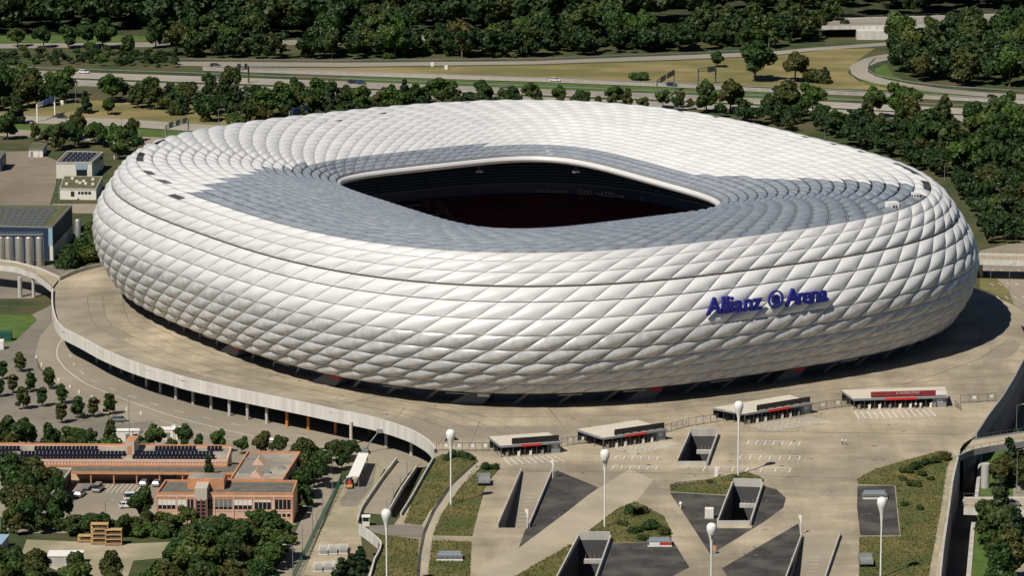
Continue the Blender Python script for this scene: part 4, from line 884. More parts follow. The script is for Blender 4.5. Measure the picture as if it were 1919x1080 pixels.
# light wells with parapets, floor and bridging beams
WL = ['open light shaft with concrete parapet right of the turnstile pavilions', 'open light shaft with concrete parapet in the dark gravel field, centre right', 'open light shaft with concrete parapet cut by the bottom edge of the picture']
for i, q in enumerate(WELLS):
    P = [Vector((p.x, p.y, 0)) for p in pxpoly(q)]; c = sum(P, Vector())/4; e = empty('light_shaft', c, WL[i], 'light shaft', 'light shafts in the plaza')
    for k in range(4):
        a, b = P[k], P[(k+1) % 4]; t = (b-a).normalized(); n = Vector((t.y, -t.x, 0)); n = n if n.dot(c-a) < 0 else -n
        mb = MB(); mb.prism([(a.x, a.y), (b.x, b.y), (b.x+n.x*.35, b.y+n.y*.35), (a.x+n.x*.35, a.y+n.y*.35)], -.02, 1.25 if k != 0 else 2.0); mb.build('parapet', M_CONC, e)
        mb = MB(); mb.add([(a.x, a.y, -14), (b.x, b.y, -14), (b.x, b.y, 0), (a.x, a.y, 0)], [(0, 1, 2, 3)]); mb.build('shaft_wall', mat('shaft_concrete_shaded', (.07, .07, .075), .9), e)  # concrete coloured far darker than the parapets: the shaft's inner shade is painted in
    mb = MB(); mb.prism([(p.x, p.y) for p in P], -14.2, -14.0); mb.build('shaft_floor', mat('shaft_concrete_shaded', (.07, .07, .075), .9), e)
    for f, zz in ((.30, -1.2), (.62, -3.2)):
        a = P[0].lerp(P[3], f).lerp(P[1].lerp(P[2], f), .38); b = P[0].lerp(P[3], f).lerp(P[1].lerp(P[2], f), .98); d = (P[3]-P[0]).normalized()*1.1
        mb = MB(); mb.prism([(a.x, a.y), (b.x, b.y), (b.x+d.x, b.y+d.y), (a.x+d.x, a.y+d.y)], zz-.9, zz); mb.build('landing', M_CONC, e)
        for g in np.linspace(.05, .95, 5): MB().box(a.lerp(b, g)+Vector((0, 0, zz+.5)), (.08, .08, 1.)).build('rail_post', M_STEEL, e)
RL = ['sunken garage ramp with painted markings, left of the dark gravel triangle', 'sunken garage ramp at the bottom right, between two gravel fields']
for i, q in enumerate(RAMPS):
    P = [Vector((p.x, p.y, 0)) for p in pxpoly(q)]; c = sum(P, Vector())/4; e = empty('garage_ramp', c, RL[i], 'ramp', 'garage ramps in the plaza'); dz = -6.0
    mb = MB(); mb.add([P[0], P[1], P[2]+Vector((0, 0, dz)), P[3]+Vector((0, 0, dz))], [(0, 1, 2, 3)]); mb.build('ramp_floor', M_ASPH, e)
    for (a, b) in ((P[0], P[3]), (P[1], P[2])):
        t = (b-a).normalized(); n = Vector((t.y, -t.x, 0)); n = n if n.dot(c-a) < 0 else -n
        mb = MB(); mb.prism([(a.x, a.y), (b.x, b.y), (b.x+n.x*.3, b.y+n.y*.3), (a.x+n.x*.3, a.y+n.y*.3)], -.02, 1.05); mb.build('parapet', M_CONC, e)
        mb = MB(); mb.add([a, b, b+Vector((0, 0, dz)), a+Vector((0, 0, -.01))], [(0, 1, 2, 3)]); mb.build('side_wall', M_CONCD, e)
    mb = MB(); a, b = P[3], P[2]; d = (P[3]-P[0]).normalized()*8; mb.add([a, b, b+d, a+d, a+Vector((0, 0, -.5)), b+Vector((0, 0, -.5)), b+d+Vector((0, 0, -.5)), a+d+Vector((0, 0, -.5))], [(0, 1, 5, 4), (4, 5, 6, 7)]); mb.build('portal_edge', M_CONC, e)
    mb = MB()
    for k in range(14):
        f = .28+k*.048; l = P[0].lerp(P[3], f); r_ = P[1].lerp(P[2], f); z = dz*f+.03; a = l.lerp(r_, .34); b = l.lerp(r_, .62); line(mb, a, b, .18, 0.); 
        for v in range(len(mb.v)-4, len(mb.v)): mb.v[v] = (mb.v[v][0], mb.v[v][1], z)
    mb.build('ramp_markings', M_LINE, e)
# turnstile pavilions
def pavilion(q, label, board_m, board_txt=None):
    P = [Vector((p.x, p.y, 0)) for p in pxpoly(q)]; FL, FR, BR, BL = P; c = sum(P, Vector())/4; e = empty('turnstile_pavilion', c, label, 'pavilion', 'turnstile pavilions'); H = 3.0
    x = (FR-FL).normalized(); y = (BL-FL).normalized(); W = (FR-FL).length; up = Vector((0, 0, 1)); nf = Vector((x.y, -x.x, 0)); rz = math.atan2(x.y, x.x)
    mb = MB(); o = .35; mb.prism([(FL-x*o+nf*.6)[:2], (FR+x*o+nf*.6)[:2], (BR+x*o)[:2], (BL-x*o)[:2]], H-.1, H+.05); roof = mb.build('roof', mat('pavilion_roof', (.60, .55, .46), .9, (.52, .48, .40), 1.5), e)
    mb = MB(); mb.box((FL+FR)/2+nf*.62+up*(H-.22), (W+.8, .1, .55), rz); a, b = FL-x*.38, BL-x*.38; mb.box((a+b)/2+up*(H-.22), ((b-a).length, .1, .55), math.atan2((b-a).y, (b-a).x)); mb.build('fascia', mat('fascia_grey', (.20, .215, .23), .5), e)
    mb = MB(); mb.add([BL+up*.02, BR+up*.02, BR+up*(H-.1), BL+up*(H-.1)], [(0, 1, 2, 3)]); i0, i1 = FL.lerp(BL, .6), FR.lerp(BR, .6); mb.add([i0+up*.02, i1+up*.02, i1+up*(H-.15), i0+up*(H-.15)], [(0, 1, 2, 3)]); mb.build('rear_wall', M_BLACK, e)
    n = max(5, int(W/2.6))
    for k in range(n+1):
        mb = MB(); mb.box(FL.lerp(FR, k/n)+nf*.25+up*(H/2), (.16, .16, H-.1), rz); mb.build('post', M_STEELD, e)
    for k in range(4):
        mb = MB(); mb.box(FL.lerp(BL, k/3)+up*(H/2), (.14, .14, H-.1), rz); mb.build('post', M_STEELD, e)
    for k in range(n):
        f = (k+.5)/n
        if f > .84: continue
        p = FL.lerp(FR, f); mb = MB(); mb.box(p+up*.55, (.5, .8, 1.1), rz); mb.box(p+up*1.12-nf*.2, (.55, .3, .1), rz); mb.cyl(p+x*.35+up*.3, p+x*.35+up*1.7, .06, .06, 6); mb.build('turnstile', M_WHITE if k % 3 else M_STEEL, e)
    a = FL.lerp(FR, .86); b = FR; d = (BR-FR)*.45; mb = MB(); mb.prism([(a)[:2], (b)[:2], (b+d)[:2], (a+d)[:2]], .02, H-.12); bo = mb.build('ticket_booth', mat('booth_grey', (.25, .27, .29), .6), e)
    mb = MB(); mb.box(a.lerp(b, .5)+nf*.04+up*1.7, (W*.07, .06, 1.), rz); mb.build('booth_window', mat('booth_pane', (.45, .48, .50), .3), bo)
    mb = MB(); cb = FL.lerp(FR, .58)+nf*.2; bw = W*.80; mb.box(cb+up*(H+1.0), (bw, .25, 1.35), rz); br = mb.build('roof_board', board_m, e)
    for k in range(7): MB().box(cb+x*bw*(k/6-.5)*.96-nf*.35+up*(H+.55), (.1, .6, 1.1), rz).build('board_strut', M_STEELD, br)
    mb = MB(); mb.box(FL.lerp(FR, .5)+nf*.72+up*(H-.25), (W*.34, .08, .62), rz); rb = mb.build('red_banner', M_RED, e)
    if board_txt:
        mb = MB(); mb.box(cb+x*bw*.44+nf*.14+up*(H+1.0), (bw*.125, .06, 1.3), rz); mb.build('white_panel', M_WHITE, br)
        M_ = frame_m(cb+nf*.16+up*(H+.95), x, up); text_obj('board_lettering', board_txt, .75, .03, M_, mat('print_pale', (.6, .5, .5), .6), br)
    return P
KQ = [[(939, 857), (1049, 849), (1025, 832.5), (918, 840.5)], [(1130, 842), (1246, 825), (1192, 809.5), (1083, 826.5)], [(1395, 796), (1519, 775.5), (1477, 761.5), (1337, 785.5)], [(1600, 768), (1773, 763), (1768, 746), (1578, 752)]]
KLb = ['low turnstile pavilion with a black roof board, leftmost of the four', 'low turnstile pavilion with a black roof board, second from the left', 'low turnstile pavilion with a black roof board behind a white drop lamp, third of four', 'low turnstile pavilion with a long maroon roof board, rightmost of the four']
for q, lb, tx in zip(KQ, KLb, (None, None, None, 'FC BAYERN STORE')): pavilion(q, lb, M_MAROON if tx else M_BLACK, tx)
def fence(px, n, label, h=2.3, z=0., m=None, boards=True, group='fences between the pavilions'):
    P = lerp_path([(G(x, y, z).x, G(x, y, z).y) for x, y in px], n+1); e = empty('fence', (P[0][0], P[0][1], z), label, 'fence', group); m = m or M_STEELD
    for i in range(n+1):
        mb = MB(); mb.box((P[i][0], P[i][1], z+h/2), (.13, .13, h)); mb.build('fence_post', m, e)
    for i in range(n):
        a = Vector((*P[i], z)); b = Vector((*P[i+1], z)); L_ = (b-a).length; rz = math.atan2((b-a).y, (b-a).x); c = (a+b)/2; mb = MB()
        for zz in (.15, h-.1): mb.box(c+Vector((0, 0, zz)), (L_-.13, .06, .08), rz)
        k = max(3, int(L_/.35))
        for q in range(1, k): mb.box(a.lerp(b, q/k)+Vector((0, 0, h/2)), (.035, .035, h-.25))
        g = mb.build('fence_panel', m, e)
        if boards and i % 2: mb = MB(); mb.box(c+Vector((0, 0, h*.62))-Vector((math.sin(-rz), math.cos(rz), 0))*.08, (L_*.4, .05, .8), rz); mb.build('notice_board', M_WHITE, g)
fence([(818, 845), (860, 846), (916, 846)], 8, 'grey mesh fence from the deck wall to the leftmost pavilion')
fence([(1052, 838), (1085, 833), (1110, 830)], 5, 'short grey fence with white notices between the first two pavilions')
fence([(1247, 812), (1290, 800), (1345, 791)], 8, 'grey gate fence with dark lock plates between the second and third pavilions')
fence([(1521, 772), (1560, 766), (1592, 762)], 5, 'grey fence with white notices between the third and fourth pavilions')
fence([(1800, 756), (1830, 755), (1866, 752)], 4, 'grey mesh gate right of the rightmost pavilion')
fence([(1790, 762), (1800, 770)], 2, 'short dark stair railing beside the rightmost pavilion', 1.6, boards=False)
fence([(1258, 920), (1266, 912), (1316, 908)], 5, 'low railing round a shaft in the grass bed', 1.1, boards=False)
# drop lamps
lamp = empty('drop_lamp', (0, 0, 0), 'x', 'lamp', 'white drop shaped plaza lamps')
mb = MB(); mb.lathe((0, 0, 0), [(.20, 0), (.19, 6), (.18, 11.5), (.24, 13.2), (.36, 14.6)], 16); mb.build('mast', M_WHITE, lamp, True)
mb = MB(); mb.lathe((0, 0, 0), [(.36, 14.6), (.55, 15.5), (.85, 16.4), (1.05, 17.0), (1.13, 17.6), (1.08, 18.1), (.88, 18.5), (.5, 18.75), (.0, 18.82)], 20); mb.build('bulb', M_WHITE, lamp, True)
LAMPS = [(845, 948, 'slim white drop shaped lamp on the grass bank left of the pavilions', ''), (1133, 988, 'white drop shaped lamp marked P1 in the middle of the plaza', 'P1'), (1383, 891, 'white drop shaped lamp before the third pavilion', ''), (725, 1108, 'white drop shaped lamp at the bottom left, cut by the picture edge', ''), (1332, 1136, 'white drop shaped lamp marked 2 at the bottom edge', '2'), (1650, 1084, 'white drop shaped lamp on the right hand grass bank', '')]
for i, (x, y, lb, tx) in enumerate(LAMPS):
    g = G(x, y, 0); o = lamp if i == 0 else copy_tree(lamp, g)
    o.location = g; o['label'] = lb
    if tx: text_obj('lamp_lettering', tx, 1.15, .05, Matrix.Translation((0, -.72, 15.55)) @ Matrix.Rotation(math.pi/2+.25, 4, 'X'), M_BLACK, None, .02).parent = o
# small flag signs
for x, y, lb in ((1036, 897, 'white parking flag sign at the head of the left garage ramp'), (988, 991, 'white parking flag sign at the foot of the left garage ramp'), (1500, 1002, 'white parking flag sign at the head of the right garage ramp')):
    g = G(x, y, 0); e = empty('flag_sign', g, lb, 'sign', 'white flag signs'); mb = MB(); mb.cyl((g.x, g.y, 0), (g.x, g.y, 4.2), .1, .1, 8); mb.build('post', M_WHITE, e)
    mb = MB(); mb.add([(g.x-.5, g.y, 4.2), (g.x+.2, g.y-.1, 2.6), (g.x+.2, g.y-.1, 4.6), (g.x-.5, g.y, 4.6), (g.x-.5, g.y+.12, 4.2), (g.x+.2, g.y+.12, 2.6), (g.x+.2, g.y+.12, 4.6), (g.x-.5, g.y+.12, 4.6)], [(0, 1, 2, 3), (7, 6, 5, 4), (0, 4, 5, 1), (1, 5, 6, 2), (2, 6, 7, 3), (3, 7, 4, 0)]); mb.build('flag_panel', M_WHITE, e)
# ventilation units and cabinets
def vent_unit(x, y, w, label, banner=False):
    g = G(x, y, .03); e = empty('vent_unit', g, label, 'vent unit', 'ventilation units on the plaza'); mb = MB(); mb.box(g+Vector((0, 0, .45)), (w, 3.0, .9)); b = mb.build('housing', M_STEEL, e)
    mb = MB(); mb.box(g+Vector((0, .9, 1.15)), (w*.85, 1.2, .6)); mb.build('upper_housing', mat('unit_grey', (.33, .38, .42), .4, metal=.4), e)
    for k in range(6):
        mb = MB(); mb.box(g+Vector((-w/2+.15+k*(w-.3)/5, -1.62, .6)), (.07, .07, 1.2)); mb.build('rail_post', M_STEELD, e)
    mb = MB(); mb.box(g+Vector((0, -1.62, 1.15)), (w, .06, .06)); mb.box(g+Vector((0, -1.62, .65)), (w, .06, .06)); mb.build('railing', M_STEELD, e)
    mb = MB(); mb.box(g+Vector((0, -1.72, .2)), (w, .1, .35)); mb.build('skirt', M_WHITE, e)
    if banner:
        mb = MB(); mb.box(g+Vector((-w*.22, -1.72, .72)), (w*.42, .06, .6)); mb.build('white_banner', M_WHITE, e); mb = MB(); mb.box(g+Vector((w*.22, -1.72, .72)), (w*.42, .06, .6)); mb.build('red_banner', M_RED, e)
vent_unit(843, 1048, 6.0, 'grey ventilation unit on the grass bed near the curved path'); vent_unit(1236, 1022, 5.6, 'grey ventilation unit hung with a white and a red banner', True); vent_unit(1639, 933, 6.0, 'grey ventilation unit on the right hand gravel square')
for x, y, lb in ((906, 908, 'galvanised platform trailer by the left grass bed'), (1622, 1060, 'galvanised platform trailer near the right bottom edge')):
    g = G(x, y, .03); e = empty('platform_trailer', g, lb, 'trailer', 'platform trailers'); mb = MB(); mb.box(g+Vector((0, 0, .9)), (3.2, 4.2, .3)); mb.build('bed', M_STEEL, e)
    mb = MB(); mb.box(g+Vector((0, 1.9, 1.7)), (3.2, .08, 1.3)); mb.build('mesh_back', M_STEEL, e)
    for sx in (-1.3, 1.3):
        for sy in (-1., 1.): mb = MB(); mb.cyl(g+Vector((sx-.12, sy, .38)), g+Vector((sx+.12, sy, .38)), .38, .38, 12); mb.build('wheel', M_TYRE, e)
        mb = MB(); mb.box(g+Vector((sx*1.2, 0, 1.3)), (.08, 4.2, .6)); mb.build('side_rail', M_STEEL, e)
g = G(1329, 972, .03); e = empty('white_cabinet', g, 'white two-door metal cabinet standing on the dark gravel', 'cabinet'); mb = MB(); mb.box(g+Vector((0, 0, 1.35)), (2.0, 1.6, 2.3)); mb.build('body', M_WHITE, e)
for s_ in (-.49, .49): mb = MB(); mb.box(g+Vector((s_, -.83, 1.35)), (.92, .05, 2.1)); mb.build('door', M_WALLW, e)
mb = MB(); mb.box(g+Vector((0, 0, .1)), (2.1, 1.7, .18)); mb.build('plinth', M_CONC, e)
g = G(1338, 1038, .03); e = empty('orange_box', g, 'small orange topped utility box behind the lamp marked 2', 'utility box'); mb = MB(); mb.box(g+Vector((0, 0, .45)), (.9, .9, .8)); mb.build('body', M_STEEL, e); mb = MB(); mb.box(g+Vector((0, 0, 1.25)), (.95, .95, .8)); mb.build('hood', M_ORANGE, e)
g = G(1275.5, 953, .02); mb = MB(); mb.lathe(g, [(.16, 0), (.17, .5), (.35, .9), (.42, 1.2), (.3, 1.45), (0, 1.55)], 12); tag(mb.build('drop_bollard', M_WHITE, None, True), 'knee high white drop shaped bollard light on the gravel', 'bollard')
g = G(1342, 894, 0); e = empty('info_column', g, 'upright white information column at the edge of the grass bed', 'sign'); mb = MB(); mb.box(g+Vector((0, 0, 1.3)), (.75, .3, 2.6)); mb.build('panel', M_WHITE, e); mb = MB(); mb.box(g+Vector((0, 0, .06)), (.95, .5, .12)); mb.build('foot', M_CONC, e)

# ================================================================ PEOPLE
def person(loc, label, shirt, trousers, ph=0., rz=0.):
    J = [((0, 0, .95), .15, 'pelvis'), ((0, 0, 1.2), .14), ((0, 0, 1.42), .15), ((0, 0, 1.52), .06), ((0, .01, 1.66), .105), ((.10, .08*ph, .92), .10), ((.11, .12*ph, .5), .07), ((.11, .05*ph, .06), .05), ((.11, .05*ph-.12, .03), .04),
         ((-.10, -.08*ph, .92), .10), ((-.11, -.12*ph, .5), .07), ((-.11, -.2*ph, .06), .05), ((-.11, -.2*ph-.12, .03), .04), ((.2, 0, 1.42), .06), ((.26, -.05*ph, 1.15), .05), ((.27, -.18*ph, .9), .04), ((-.2, 0, 1.42), .06), ((-.26, .05*ph, 1.15), .05), ((-.27, .16*ph, .9), .04)]
    E_ = [(0, 1), (1, 2), (2, 3), (3, 4), (0, 5), (5, 6), (6, 7), (7, 8), (0, 9), (9, 10), (10, 11), (11, 12), (2, 13), (13, 14), (14, 15), (2, 16), (16, 17), (17, 18)]
    me = bpy.data.meshes.new('person'); me.from_pydata([j[0] for j in J], E_, []); o = bpy.data.objects.new('person', me); col.objects.link(o); sm = o.modifiers.new('skin', 'SKIN'); 
    sl = me.skin_vertices[0] if me.skin_vertices else None
    if sl is None:
        bm = bmesh.new(); bm.from_mesh(me); bm.verts.layers.skin.verify(); bm.to_mesh(me); bm.free(); sl = me.skin_vertices[0]
    for v, j in zip(sl.data, J): v.radius = (j[1], j[1])
    sl.data[0].use_root = True; ss = o.modifiers.new('sub', 'SUBSURF'); ss.levels = 1; ss.render_levels = 1
    key = 'cloth_%s' % label[:12]; m = bpy.data.materials.new(key); m.use_nodes = True; nt = m.node_tree; b = nt.nodes['Principled BSDF']; b.inputs['Roughness'].default_value = .8
    tc_ = nt.nodes.new('ShaderNodeTexCoord'); sx = nt.nodes.new('ShaderNodeSeparateXYZ'); rp = nt.nodes.new('ShaderNodeValToRGB'); rp.color_ramp.interpolation = 'CONSTANT'; mu = nt.nodes.new('ShaderNodeMath'); mu.operation = 'DIVIDE'; mu.inputs[1].default_value = 1.8
    nt.links.new(tc_.outputs['Object'], sx.inputs[0]); nt.links.new(sx.outputs[2], mu.inputs[0]); nt.links.new(mu.outputs[0], rp.inputs[0]); cr = rp.color_ramp; cr.elements[0].color = (.02, .02, .02, 1); cr.elements[1].position = .05; cr.elements[1].color = (*trousers, 1)
    for p_, c_ in ((.53, shirt), (.835, (.45, .28, .2)), (.93, (.09, .06, .04))): el = cr.elements.new(p_); el.color = (*c_, 1)
    nt.links.new(rp.outputs[0], b.inputs['Base Color']); me.materials.append(m); o.location = loc; o.rotation_euler = (0, 0, rz); tag(o, label, 'person', 'people on the plaza')
person(G(1578.5, 834, 0), 'person in white shirt and dark trousers walking across the plaza, left of two', (.75, .75, .75), (.02, .02, .03), 1., .3)
person(G(1585.5, 835, 0), 'person in light shirt and grey trousers walking across the plaza, right of two', (.6, .65, .72), (.12, .13, .16), -1., .3)
person(G(1716, 766, 0), 'person in white shirt standing left under the maroon board pavilion', (.75, .75, .72), (.05, .05, .06), .3, .2)
person(G(1725, 766.5, 0), 'person all in white standing right under the maroon board pavilion', (.75, .75, .72), (.6, .6, .6), .3, -.2)

# ================================================================ VEHICLES
def car_proto(name, paint, kind='hatch'):
    e = empty(name, (0, 0, 0), 'x', 'car'); L_, W_ = (4.5, 1.8) if kind != 'van' else (5.0, 1.95); H_ = 1.5 if kind != 'van' else 2.0
    mb = MB(); pr = [(-L_/2, .35), (-L_/2, .85), (-L_/2+.15, 1.0), (L_/2-1.15, .98), (L_/2-.15, .80), (L_/2, .6), (L_/2, .35)]; n = len(pr)
    mb.add([(x, -W_/2, z) for x, z in pr]+[(x, W_/2, z) for x, z in pr], [tuple(range(n))]+[tuple(range(n, 2*n))[::-1]]+[(i, n+i, n+(i+1) % n, (i+1) % n) for i in range(n)]); mb.build('body', paint, e)
    cf, cb = (L_/2-1.0, -L_/2+.12); rf, rb = (L_/2-1.75, -L_/2+.45)
    if kind == 'van': cf, rf = L_/2-.7, L_/2-1.3
    mb = MB(); w2 = W_/2-.12; w3 = W_/2-.28; mb.add([(cb, -w2, .98), (cf, -w2, .98), (rf, -w3, H_-.05), (rb, -w3, H_-.05), (cb, w2, .98), (cf, w2, .98), (rf, w3, H_-.05), (rb, w3, H_-.05)], [(0, 1, 2, 3), (5, 4, 7, 6), (1, 5, 6, 2), (4, 0, 3, 7)]); mb.build('windows', M_GLASS, e)
    mb = MB(); mb.box(((rf+rb)/2, 0, H_-.02), (rf-rb+.06, 2*w3+.06, .08)); 
    for sx in (rb+.05, (rf+rb)/2): mb.box((sx, -w2+.04, 1.22), (.1, .1, .5)); mb.box((sx, w2-.04, 1.22), (.1, .1, .5))
    mb.build('roof', paint, e)
    for sx in (-L_/2+.8, L_/2-.85):
        for sy in (-1, 1):
            mb = MB(); mb.cyl((sx, sy*(W_/2-.2), .33), (sx, sy*(W_/2+.02), .33), .33, .33, 14); wh = mb.build('wheel', M_TYRE, e); mb = MB(); mb.cyl((sx, sy*(W_/2), .33), (sx, sy*(W_/2+.04), .33), .2, .2, 10); mb.build('rim', M_STEEL, wh)
    for sy in (-1, 1):
        mb = MB(); mb.box((L_/2-.06, sy*.62, .68), (.14, .35, .16)); mb.build('headlight', M_WHITE, e); mb = MB(); mb.box((-L_/2+.02, sy*.7, .78), (.1, .25, .2)); mb.build('tail_light', M_RED, e)
    return e
P_W = mat('paint_white', (.76, .76, .75), .3, coat=.6); P_S = mat('paint_silver', (.42, .44, .46), .3, metal=.6, coat=.5); P_K = mat('paint_black', (.012, .013, .018), .25, coat=.7); P_B = mat('paint_blue', (.02, .04, .10), .3, coat=.6)
CARS = {'w': car_proto('car', P_W), 's': car_proto('car', P_S), 'k': car_proto('car', P_K), 'b': car_proto('car', P_B), 'v': car_proto('van', P_W, 'van'), 'sv': car_proto('van', P_S, 'van')}
used = set()
def car(k, px, py, rz, label, group, z=ZL+.11):
    g = G(px, py, z); src = CARS[k]
    if k in used: o = copy_tree(src, g, rz)
    else: o = src; used.add(k); o.location = g; o.rotation_euler = (0, 0, rz)
    o['label'] = label; o['group'] = group
MWA = math.atan2((G(640, 158, ZL)-G(320, 147, ZL)).y, (G(640, 158, ZL)-G(320, 147, ZL)).x)
for k, x, y, lb, fl in (('w', 157, 137, 'white estate car alone on the left end of the motorway', 0), ('w', 1040, 152, 'white car on the upper carriageway below the dry meadow', 0), ('s', 946, 169, 'silver car on the near carriageway behind the stadium roof', 0), ('k', 662, 156, 'black car on the motorway left of a leafy tree, left of two', 0), ('b', 676, 157, 'dark blue car on the motorway, right of two', 0),
                       ('s', 412, 150, 'silver car half hidden by trees left of the green gantry', 0), ('k', 404, 125, 'dark car on the upper slip lane left of the green gantry', 0), ('b', 1259, 161, 'dark blue car passing under the left dark gantry', 0), ('k', 1860, 184, 'black convertible coloured car at the right end of the motorway', 0), ('k', 115, 221, 'black car under the blue sign gantry on the local road', 0)):
    car(k, x, y, MWA+(math.pi if fl else 0), lb.replace('convertible coloured ', ''), 'cars on the motorway')
for k, x, y, rz, lb in (('s', 150, 930, 1.35, 'silver car parked in front of the flatbed trailer'), ('sv', 184, 920, 1.4, 'silver van parked by the hedge, tail to the camera'), ('s', 271, 910, 1.4, 'silver car left of two under the arcade, beside the hatched field'), ('s', 295, 910, 1.4, 'silver car right of two beside the orange parapet'), ('w', 30, 913, .1, 'white car parked at the left edge of the yard'),
                        ('v', 250, 938, .2, 'white van half hidden by the open crowned tree'), ('w', 240, 952, .2, 'white car half hidden below the open crowned tree'), ('s', 224, 790, .1, 'silver estate car alone on the car park'), ('sv', 322, 902, 1.4, 'silver van behind the orange parapet')):
    car(k, x, y, rz, lb, 'parked cars', ZL+.1)
car('s', 1895, 948, 0.1, 'silver car on the small road bridge at the lower right', 'parked cars', -3.75)
g = G(163, 917, ZL+.09); e = empty('flatbed_trailer', g, 'grey flatbed trailer parked behind the silver car', 'trailer'); mb = MB(); mb.box(g+Vector((0, 0, .75)), (4.2, 2., .35), 1.35); mb.build('bed', M_STEEL, e)
for s_ in (-.9, .9): mb = MB(); mb.cyl(g+Vector((s_*1.1, 0, .35)), g+Vector((s_*1.3, 0, .35)), .35, .35, 12); mb.build('wheel', M_TYRE, e)

# ================================================================ BUILDINGS, LEFT
def roofquad(px, z): return [Vector((G(x, y, z).x, G(x, y, z).y, z)) for x, y in px]
def block(e, px, z1, wall_m, roof_m, z0=ZL, par=None, ph=.45, pw=.35, rname='roof'):
    Q = roofquad(px, z1); mb = MB(); mb.prism([(p.x, p.y) for p in Q], z0, z1-.02, top=False); w = mb.build('wall', wall_m, e)
    mb = MB(); mb.add([(p.x, p.y, z1-.03) for p in Q], [tuple(range(len(Q)))]); rf = mb.build(rname, roof_m, e)
    c = sum(Q, Vector())/len(Q)
    if par:
        for k in range(len(Q)):
            a, b = Q[k], Q[(k+1) % len(Q)]; t = (b-a).normalized(); n = Vector((-t.y, t.x, 0)); n = n if n.dot(c-a) > 0 else -n; o = n*-.08
            mb = MB(); a2, b2 = a+t*(pw*.9 if k % 2 else -.08), b-t*(pw*.9 if k % 2 else -.08)
            mb.prism([(a2+o)[:2], (b2+o)[:2], (b2+n*pw)[:2], (a2+n*pw)[:2]], z1-.5, z1+ph); mb.build('parapet', par, rf)
    return Q, w, rf
def face_box(name, a, b, f0, f1, z0, z1, m, parent, proud=.06, th=.12):
    t = (b-a).normalized(); n = Vector((t.y, -t.x, 0)); p0, p1 = a.lerp(b, f0), a.lerp(b, f1); mb = MB()
    mb.prism([(p0-n*th)[:2], (p1-n*th)[:2], (p1+n*proud)[:2], (p0+n*proud)[:2]], z0, z1); return mb.build(name, m, parent)
ob = empty('office_building', G(420, 979, ZL), 'low flat roofed building trimmed in bright orange with solar panels', 'building')
# front block
Q, w, rf = block(ob, [(293, 927), (549, 928), (557, 904), (310, 903)], -.3, M_PINK, M_ROOFD, par=M_ORANGE)
a, b = Q[0], Q[1]
face_box('orange_band', a, b, 0, 1, -1.55, -1.15, M_ORANGE, w, .10)
face_box('cornice', a, b, 0, 1, -.95, -.4, M_PINK, w, .12)
wins = [(.01, .14, 'sh'), (.15, .215, 'sh2'), (.22, .275, 'dk'), (.375, .415, 'dk'), (.425, .555, 'gr'), (.565, .70, 'sh'), (.715, .84, 'half'), (.865, .985, 'dk')]
for f0, f1, k in wins:
    wd = face_box('window', a, b, f0, f1, -4.0, -1.6, M_GLASS, w, .03)
    if k in ('sh', 'sh2', 'half', 'gr'): face_box('shutter', a, b, f0, f1, {'sh': -3.0, 'sh2': -4.0, 'half': -2.2, 'gr': -3.4}[k], -1.6, M_WALLW if k != 'gr' else M_STEEL, wd, .09)
    n = max(2, int((f1-f0)*34))
    for q in range(n+1):
        f = f0+(f1-f0)*q/n; face_box('mullion', a, b, f-.002, f+.002, -4.0, -1.6, M_PINK, wd, .12)
for q in range(3): face_box('window', a, b, .885+q*.035, .91+q*.035, -5.9, -5.1, M_GLASS, w, .03)
for f in (.0, .145, .218, .42, .56, .71, .855, .992): face_box('pilaster', a, b, f, f+.008, ZL, -.95, M_ORANGE if f in (.0, .992) else M_PINK, w, .16)
for zz in (-4.5, -6.3): face_box('joint_band', a, b, 0, 1, zz-.05, zz+.05, M_ORANGE, w, .05)
tw = face_box('stair_tower', a, b, .285, .375, ZL, 1.6, mat('tower_panel', (.50, .44, .37), .8), ob, 1.6, 6.)
for q in range(6): face_box('tower_pane', a, b, .296, .364, ZL+.5+q*.95, ZL+1.3+q*.95, M_GLASS, tw, 1.66, .0)
for f in (.294, .33, .366): face_box('tower_frame', a, b, f-.004, f+.004, ZL, -1., mat('red_frame', (.33, .09, .05), .6), tw, 1.75, .0)
face_box('plant_room', a, b, .215, .485, -.3, 2.3, M_ORANGE, ob, -4.6, 10.5)
face_box('plant_room_roof', a, b, .222, .478, 2.3, 2.4, M_ROOFG, ob, -5.0, 10.2)
# right wing
Q2, w2, rf2 = block(ob, [(430, 902), (530, 902), (563, 850), (464, 849)], -.28, M_PINK, M_ROOFG, par=M_ORANGE)
for f, g_ in ((.35, .55), (.45, .12)):
    c = Q2[0].lerp(Q2[1], f).lerp(Q2[3].lerp(Q2[2], f), g_); d = (Q2[3]-Q2[0]).normalized(); x = (Q2[1]-Q2[0]).normalized(); mb = MB(); L_ = 4.5
    mb.add([c-x*1.5, c+x*1.5, c+Vector((0, 0, 1.7)), c-x*1.5+d*L_, c+x*1.5+d*L_, c+d*L_+Vector((0, 0, 1.7))], [(0, 1, 2), (5, 4, 3), (1, 4, 5, 2), (3, 0, 2, 5)]); mb.build('ridge_skylight', M_PINK, rf2)
for f, g_, sz in ((.3, .3, (6, 3, .7)), (.55, .28, (3, 1.2, .9)), (.82, .45, (1.6, 1.2, .5)), (.2, .75, (5, .5, .4))):
    c = Q2[0].lerp(Q2[1], f).lerp(Q2[3].lerp(Q2[2], f), g_); MB().box(c+Vector((0, 0, sz[2]/2)), sz).build('roof_unit', M_STEEL, rf2)
